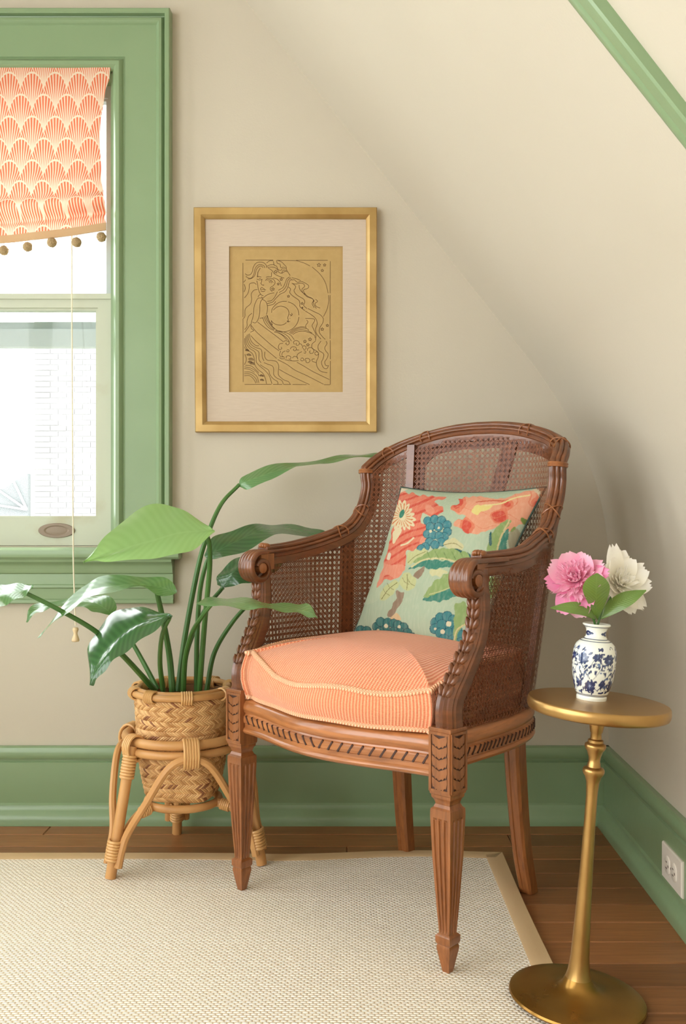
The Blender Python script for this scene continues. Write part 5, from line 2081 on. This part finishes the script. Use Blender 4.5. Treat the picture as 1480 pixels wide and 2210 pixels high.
# 6: long glossy leaf pointing to the lower left, its base folded over
leaf([((382, 1277, 2.07), (380, 1280, 2.07), (372, 1284, 2.07)),
      ((372, 1256, 2.07), (352, 1268, 2.06), (345, 1286, 2.05)),
      ((345, 1246, 2.06), (322, 1264, 2.04), (312, 1268, 2.00)),
      ((290, 1243, 2.04), (272, 1262, 2.00), (262, 1272, 1.95)),
      ((215, 1245, 2.02), (206, 1272, 1.97), (200, 1288, 1.92)),
      ((180, 1266, 1.99), (165, 1300, 1.94), (155, 1314, 1.90)),
      ((125, 1320, 1.94), (120, 1338, 1.91), (112, 1348, 1.88)),
      ((80, 1378, 1.88), (80, 1378, 1.88), (80, 1378, 1.88))], 'leaf_mid')
# 7: broad leaf hanging at the lower left
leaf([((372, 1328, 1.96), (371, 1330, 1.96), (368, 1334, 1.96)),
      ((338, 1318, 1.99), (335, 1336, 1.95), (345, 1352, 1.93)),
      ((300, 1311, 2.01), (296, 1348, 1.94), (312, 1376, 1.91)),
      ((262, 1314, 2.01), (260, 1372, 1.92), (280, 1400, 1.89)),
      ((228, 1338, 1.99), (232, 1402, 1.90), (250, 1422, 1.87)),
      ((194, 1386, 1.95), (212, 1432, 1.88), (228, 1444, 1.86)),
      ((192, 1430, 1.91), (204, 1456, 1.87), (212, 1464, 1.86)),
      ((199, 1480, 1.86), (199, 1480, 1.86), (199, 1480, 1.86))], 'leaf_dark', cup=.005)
# 8: leaf running out of the picture at the left
leaf([((73, 1263, 1.90), (72, 1266, 1.90), (70, 1270, 1.90)),
      ((50, 1261, 1.93), (48, 1275, 1.90), (52, 1286, 1.88)),
      ((10, 1260, 1.95), (8, 1284, 1.90), (22, 1300, 1.87)),
      ((-30, 1272, 1.95), (-30, 1300, 1.89), (-10, 1314, 1.86)),
      ((-70, 1310, 1.91), (-68, 1326, 1.87), (-50, 1336, 1.85)),
      ((-100, 1362, 1.85), (-100, 1362, 1.85), (-100, 1362, 1.85))], 'leaf_mid')
# 9: leaf at the back left, under the glossy one
leaf([((244, 1330, 2.18), (243, 1329, 2.18), (240, 1328, 2.18)),
      ((252, 1308, 2.19), (228, 1314, 2.17), (205, 1320, 2.15)),
      ((226, 1284, 2.21), (200, 1300, 2.18), (180, 1312, 2.14)),
      ((165, 1292, 2.21), (160, 1302, 2.18), (140, 1308, 2.14)),
      ((110, 1297, 2.20), (104, 1306, 2.17), (100, 1316, 2.14)),
      ((64, 1312, 2.16), (70, 1322, 2.15), (78, 1324, 2.14)),
      ((57, 1343, 2.13), (57, 1343, 2.13), (57, 1343, 2.13))], 'leaf_mid')

# ================================================================== BRASS DRINKS TABLE
TX, TY = .3650, 1.520
TILT = math.radians(4.2)
ca, sa = math.cos(TILT), math.sin(TILT)
TM = np.array([[ca, 0, sa], [0, 1, 0], [-sa, 0, ca]])
tab = thing('brass_drinks_table', 'small round antique brass pedestal table with trumpet stem', 'table', (TX, TY, .0085))
TB = np.array([TX, TY, .0081])
k_ = .000724
BASE = [(.002, .0065), (.092, .0065), (.097, .004), (.100, 0), (.104, .002), (.1055, .005), (.104, .008), (.098, .0105), (.080, .0120), (.055, .0140), (.040, .0165), (.030, .0205), (.0245, .0265), (.0205, .0355)]
MB().lathe(BASE, 72, TB, TM).build('base', MAT['brass_base'], tab, angle=40)
STEMP = [(.0207, .034), (.0170, .046), (.0145, .068), (.0122, .13), (.0102, .20), (.0090, .27), (.0088, .322), (.0100, .340), (.0128, .350), (.0155, .3535), (.0168, .357), (.0168, .3605), (.0150, .3635), (.0105, .365), (.0100, .370), (.0088, .3735), (.0092, .380), (.0125, .3895),
         (.0155, .3935), (.0165, .397), (.0160, .4005), (.0120, .403), (.0120, .407), (.0086, .409), (.0084, .418), (.0098, .4195), (.0112, .428), (.0145, .4395), (.0175, .446), (.0185, .4495), (.002, .4496)]
MB().lathe(STEMP, 40, TB, TM).build('stem', MAT['brass'], tab, angle=50)
TOPP = [(.002, .4492), (.1035, .4492), (.1075, .4510), (.1090, .4540), (.1095, .4600), (.1090, .4655), (.1075, .4680), (.1060, .4683), (.1045, .4672), (.1030, .4662), (.002, .4662)]
top = MB().lathe(TOPP[:8], 96, TB, TM).build('table_top', MAT['brass'], tab, angle=50)
MB().lathe([(.1060, .4680), (.1045, .4672), (.1030, .4664), (.06, .4663), (.002, .4663)], 96, TB, TM).build('top_surface', MAT['brass_top'], tab, angle=50)


def tpt(x_, y_, z):
    return TB + TM @ np.array([x_, y_, z])


# ================================================================== VASE
VB = tpt(-.0085, .012, .4668)
vase = thing('porcelain_vase', 'small blue and white porcelain vase on the brass table', 'vase', tuple(VB))
kv = .000724
VP = [(.001, 0), (30, 0), (32, 2), (32.5, 8), (31.5, 12), (34, 16), (38, 26), (42, 42), (45, 62), (46.6, 84), (46.5, 100), (44.5, 114), (40, 124), (33, 131), (26.5, 135), (23, 139), (21.2, 144), (21.3, 151), (23, 158), (27, 163), (29.5, 165.5), (30, 167.5), (28.5, 169)]
VP = [(r * kv, z * kv * .985) for r, z in VP]
vp = catmull(np.array(VP), 170)
NA = 260
A_ = np.linspace(0, 2 * PI, NA, endpoint=False)
G = np.array([[(r * math.cos(a), r * math.sin(a), z) for a in A_] for r, z in vp])
Gw = G @ TM.T + VB
hh = np.array([z for r, z in vp])[:, None] / kv / .985 * np.ones((1, NA))
uu_ = (A_[None, :] / (2 * PI)) * np.ones((len(vp), 1)) * 292.0       # px round the body
vc = np.zeros(hh.shape + (3,))
vc[:] = lin((232, 234, 224))
ink, ink2 = np.array(lin((40, 54, 96))), np.array(lin((92, 112, 150)))


def vdot(cu, ch_, f, col_):
    du = np.abs(uu_ - cu)
    du = np.minimum(du, 292 - du)
    sg = np.where(np.abs(uu_ - cu) < 146, np.sign(uu_ - cu), -np.sign(uu_ - cu))
    m_ = f(du * sg, hh - ch_)
    vc[m_] = col_


rv = np.random.default_rng(5)
body = (hh > 17) & (hh < 124)
for row_, zc, ph in ((0, 95, 0), (1, 36, 18)):
    for i in range(5):
        cu = (i * 58.4 + ph + 8) % 292

        def rosette(x_, y_, q=i):
            a = np.arctan2(y_, x_)
            return np.hypot(x_, y_) < 10.0 + 3.4 * np.abs(np.sin(a * 4))
        vdot(cu, zc, rosette, ink)
        vdot(cu, zc, lambda x_, y_: (np.hypot(x_, y_) < 8) & (np.abs(np.sin(np.arctan2(y_, x_) * 6)) < .3), ink2)
        vdot(cu, zc, lambda x_, y_: np.hypot(x_, y_) < 2.6, np.array(lin((150, 166, 196))))
        vdot((cu + 29) % 292, zc + 4, lambda x_, y_: np.hypot(x_, y_) < 6.6 + 2.6 * np.abs(np.sin(np.arctan2(y_, x_) * 2.5)), ink)
for i in range(330):
    cu, zc, th = rv.uniform(0, 292), rv.uniform(20, 120), rv.uniform(0, PI)
    L, W = rv.uniform(3.0, 6.0), rv.uniform(1.5, 2.8)
    c_, s_ = math.cos(th), math.sin(th)
    vdot(cu, zc, lambda x_, y_: np.hypot((x_ * c_ + y_ * s_) / L, (-x_ * s_ + y_ * c_) / W) < 1, ink if rv.uniform() < .75 else ink2)
for ph in (0, 1.6, 3.1):
    m_ = body & (np.abs(hh - (66 + 17 * np.sin(uu_ / 292 * 2 * PI * 5 + ph) + (ph - 1.5) * 14)) < .9)
    vc[m_] = ink
for i in range(26):
    cu, zc = rv.uniform(0, 292), rv.uniform(22, 118)
    r_ = rv.uniform(4, 8)
    vdot(cu, zc, lambda x_, y_: (np.abs(np.hypot(x_, y_) - r_) < .8) & (y_ > -r_ * .3), ink)
for zl in (12.5, 15.5, 131.5, 135.5, 162.5):
    vc[np.abs(hh - zl) < .75] = lin((52, 66, 96))
for i in range(3):
    cu = i * 97.3 + 262
    sc = 2.1
    vdot(cu % 292, 148, lambda x_, y_: (np.hypot(x_ / (11 * sc / 1.2), y_ / 5.5) < 1) & (np.hypot(x_ / 9, y_ / 3) > .35), ink)
    for dx in (-22, 22):
        vdot((cu + dx) % 292, 148, lambda x_, y_: np.abs(x_) / 11 + np.abs(y_) / 3.4 < 1, ink)
b = MB().grid(Gw, cv=True)
b.col = vc.reshape(-1, 3)
b.build('vase_body', MAT['porcelain'], vase, angle=180)
inn = [(28.5, 169), (26, 167), (20, 158), (18.5, 146), (19, 138), (30, 120), (1, 118)]
G = np.array([[(r * kv * math.cos(a), r * kv * math.sin(a), z * kv * .985) for a in np.linspace(0, 2 * PI, 48, endpoint=False)] for r, z in inn]) @ TM.T + VB
MB().grid(G, cv=True).build('vase_inside', MAT['vase_inside'], vase, angle=60)


# ================================================================== PEONIES
def petal(base, d, up, L, W, curl, tipcut, rnd, cup=.25):
    """one petal as a cupped blade; returns grid and uv"""
    d, up = norm(d), norm(up - norm(d) * np.dot(up, norm(d)))
    sd = np.cross(d, up)
    NL, NWd = 9, 7
    G = np.zeros((NL, NWd, 3))
    UV = np.zeros((NL, NWd, 2))
    for i in range(NL):
        t = i / (NL - 1)
        w_ = W * (math.sin(PI * (t * .80 + .10)) ** .8)
        for j in range(NWd):
            v = -1 + 2 * j / (NWd - 1)
            tt = t * (1 - tipcut * (.5 + .5 * math.cos(v * 9 + rnd)) * t * t)
            a = curl * tt
            if abs(a) < 1e-3:
                f, h = tt, 0
            else:
                f, h = math.sin(a) / curl, (1 - math.cos(a)) / curl
            p_ = base + d * L * f + up * (L * h + W * cup * v * v * t) + sd * w_ * v
            G[i, j] = p_
            UV[i, j] = (t, v)
    return G, UV


def flower(name, label, centre, axis, guards, inner_n, R, mats, stem_pts, seed, spread=1.35):
    r_ = np.random.default_rng(seed)
    fl_ = thing(name, label, 'flower', tuple(centre))
    axis = norm(np.array(axis, float))
    e1 = -norm(np.cross(axis, (0.0, 0.0, 1.0)))      # to the right seen from the front
    e2 = np.cross(axis, e1)                          # upwards
    for (ang, el, L, W, curl, mt) in guards:
        a = math.radians(ang)
        rad2 = e1 * math.cos(a) + e2 * math.sin(a)
        d = rad2 * math.cos(math.radians(el)) + axis * math.sin(math.radians(el))
        G, UV = petal(centre - axis * R * .25, d, axis, L, W, curl, .10, r_.uniform(0, 6))
        b = MB().grid(G)
        b.uv = UV.reshape(-1, 2)
        b.build('petal', MAT[mt], fl_, angle=180, fix=False)
    b = MB()
    uvl = []
    for k in range(inner_n):
        u_ = (k + .5) / inner_n
        el = math.radians(90 - 90 * spread * math.sqrt(u_))
        a = k * 2.39996
        rad2 = e1 * math.cos(a) + e2 * math.sin(a)
        d = rad2 * math.cos(el) + axis * math.sin(el)
        L = R * r_.uniform(.78, 1.08) * (.62 + .42 * math.sqrt(u_))
        G, UV = petal(centre - axis * R * .15, d, axis if u_ > .3 else -rad2, L, R * r_.uniform(.085, .16), r_.uniform(.1, .9), .30, r_.uniform(0, 6), cup=.5)
        b.grid(G)
        uvl.append(UV.reshape(-1, 2))
    b.uv = np.vstack(uvl)
    b.build('inner_petals', MAT[mats], fl_, angle=180, kind='stuff', fix=False)
    stem_pts = list(stem_pts[:-1]) + [centre - axis * R * .45]
    MB().tube(catmull(stem_pts, 20), .0020, 7).build('stem', MAT['stem_green'], fl_)
    return fl_


mouth = VB + TM @ np.array([0, 0, .112])
deep = VB + TM @ np.array([0, 0, .100])


def fleaf(parent, stations):
    A = catmull(spx([s_[0] for s_ in stations]), 24)
    R_ = catmull(spx([s_[1] for s_ in stations]), 24)
    B = catmull(spx([s_[2] for s_ in stations]), 24)
    G = np.stack([A, (A + R_) / 2 + (0, -.001, 0), R_, (B + R_) / 2 + (0, -.001, 0), B], 1)
    b = MB().grid(G)
    UV = np.array([[(i / 23, v) for v in (-1, -.5, 0, .5, 1)] for i in range(24)])
    b.uv = UV.reshape(-1, 2)
    b.build('leaf', MAT['leaf_flower'], parent, angle=180, fix=False)


DV = VB[1]
pc = at(1240, 1246, DV - .012)
pk = flower('pink_peony', 'pink double peony with shaggy petals in the porcelain vase', pc, (-.35, -.78, .42),
            [(200, 5, .050, .020, .5, 'petal_deep'), (250, -12, .060, .020, -.1, 'petal_deep'), (278, -18, .062, .022, -.2, 'petal_pink'), (300, -5, .052, .022, .2, 'petal_deep'),
             (345, 14, .056, .018, .5, 'petal_pink'), (5, 10, .060, .019, .4, 'petal_deep'), (25, 8, .055, .018, .5, 'petal_pink'), (60, 18, .050, .020, .7, 'petal_pink'), (110, 20, .050, .020, .7, 'petal_pink'), (160, 12, .050, .020, .6, 'petal_pink')],
            100, .046, 'petal_pink', [deep, mouth + (-.004, -.002, .012), at(1262, 1300, DV - .006), pc], 3)
wc = at(1342, 1256, DV + .022)
wh = flower('white_peony', 'creamy white peony with upright ruffled petals in the porcelain vase', wc, (.28, -.72, .55),
            [(80, 22, .060, .019, .15, 'petal_white'), (104, 28, .068, .019, .15, 'petal_white'), (55, 20, .052, .018, .3, 'petal_white'), (125, 30, .050, .018, .3, 'petal_white'), (20, 12, .056, .020, .4, 'petal_white'), (-12, 8, .054, .020, .3, 'petal_white'), (-50, -8, .056, .022, .0, 'petal_white'), (-80, -12, .052, .022, 0, 'petal_white'),
             (140, 15, .045, .020, .5, 'petal_white'), (180, 10, .045, .020, .5, 'petal_white'), (230, 0, .045, .020, .3, 'petal_white')],
            80, .038, 'petal_white', [deep, mouth + (.004, .002, .012), at(1312, 1300, DV + .012), wc], 8)
fleaf(pk, [((1288, 1337, DV), (1289, 1338, DV), (1290, 1337, DV)), ((1270, 1305, DV - .026), (1287, 1310, DV - .024), (1304, 1308, DV - .022)), ((1257, 1272, DV - .048), (1286, 1275, DV - .046), (1316, 1272, DV - .040)), ((1266, 1250, DV - .056), (1287, 1250, DV - .056), (1308, 1251, DV - .050)), ((1286, 1237, DV - .060), (1288, 1237, DV - .060), (1290, 1237, DV - .060))])
fleaf(pk, [((1285, 1334, DV - .004), (1286, 1336, DV - .004), (1285, 1338, DV - .004)), ((1272, 1309, DV - .016), (1265, 1319, DV - .020), (1256, 1328, DV - .024)), ((1248, 1299, DV - .024), (1240, 1310, DV - .030), (1232, 1324, DV - .034)), ((1218, 1301, DV - .030), (1213, 1309, DV - .034), (1208, 1318, DV - .036)), ((1187, 1311, DV - .036), (1187, 1312, DV - .036), (1187, 1313, DV - .036))])
fleaf(wh, [((1296, 1333, DV + .002), (1297, 1335, DV), (1298, 1337, DV)), ((1308, 1302, DV + .002), (1318, 1312, DV - .006), (1328, 1324, DV - .012)), ((1338, 1280, DV - .004), (1344, 1296, DV - .012), (1352, 1312, DV - .018)), ((1366, 1274, DV - .008), (1368, 1284, DV - .014), (1372, 1298, DV - .020)), ((1394, 1273, DV - .014), (1394, 1275, DV - .014), (1393, 1277, DV - .014))])

# ================================================================== OUTLET
oy0, oy1 = 1.808, 1.927
oc = np.array([xr(1.868) - .0145, (oy0 + oy1) / 2, .0850])
ou = thing('wall_outlet', 'white duplex electrical outlet set in the green baseboard', 'outlet', tuple(oc))
tv = norm(np.array([SK, 1.0, 0]))
nv = np.array([-tv[1], tv[0], 0])
upv = np.array([0, 0, 1.0])
hw, hh_ = .0590, .0345
G = []
for k, dn in ((1.0, 0), (1.0, .003), (.96, .0055), (.02, .0058)):
    hx, hz_ = (hw - (1 - k) * .05 if k > .5 else .002), (hh_ - (1 - k) * .05 if k > .5 else .002)
    G.append([oc + tv * sx_ * hx + upv * sz_ * hz_ + nv * dn for sx_, sz_ in ((-1, -1), (1, -1), (1, 1), (-1, 1))])
pl_ = MB().grid(G, cv=True, cap=True).build('cover_plate', MAT['outlet_plastic'], ou, angle=20)
for sy in (-1, 1):
    c0 = oc + tv * sy * .0195 + nv * .0058
    pr = []
    for a in np.linspace(0, 2 * PI, 28, endpoint=False):
        pr.append((np.clip(.0172 * math.cos(a), -.0140, .0140), .0172 * math.sin(a)))
    G = [[c0 + tv * q[0] * s_ + upv * q[1] * s_ + nv * dn for q in pr] for s_, dn in ((1.05, -.001), (1.0, .0014), (.95, .002), (.02, .002))]
    rc = MB().grid(G, cv=True).build('receptacle', MAT['outlet_plastic'], ou, angle=40)
    sl = MB()
    for dz, L_ in ((.006, .0036), (-.006, .0042)):
        sl.obox(c0 + upv * dz + tv * .002 + nv * .0019, tv * L_, upv * .0011, nv * .0005)
    sl.obox(c0 - tv * .0085 + nv * .0019, tv * .0022, upv * .0022, nv * .0005)
    sl.build('slots', MAT['slot_dark'], rc, smooth=False)
MB().lathe([(.0025, 0), (.0025, .001), (.0005, .0014)], 12, oc + nv * .0056, M=np.stack([tv, upv, nv], 1)).build('screw', MAT['slot_dark'], ou)
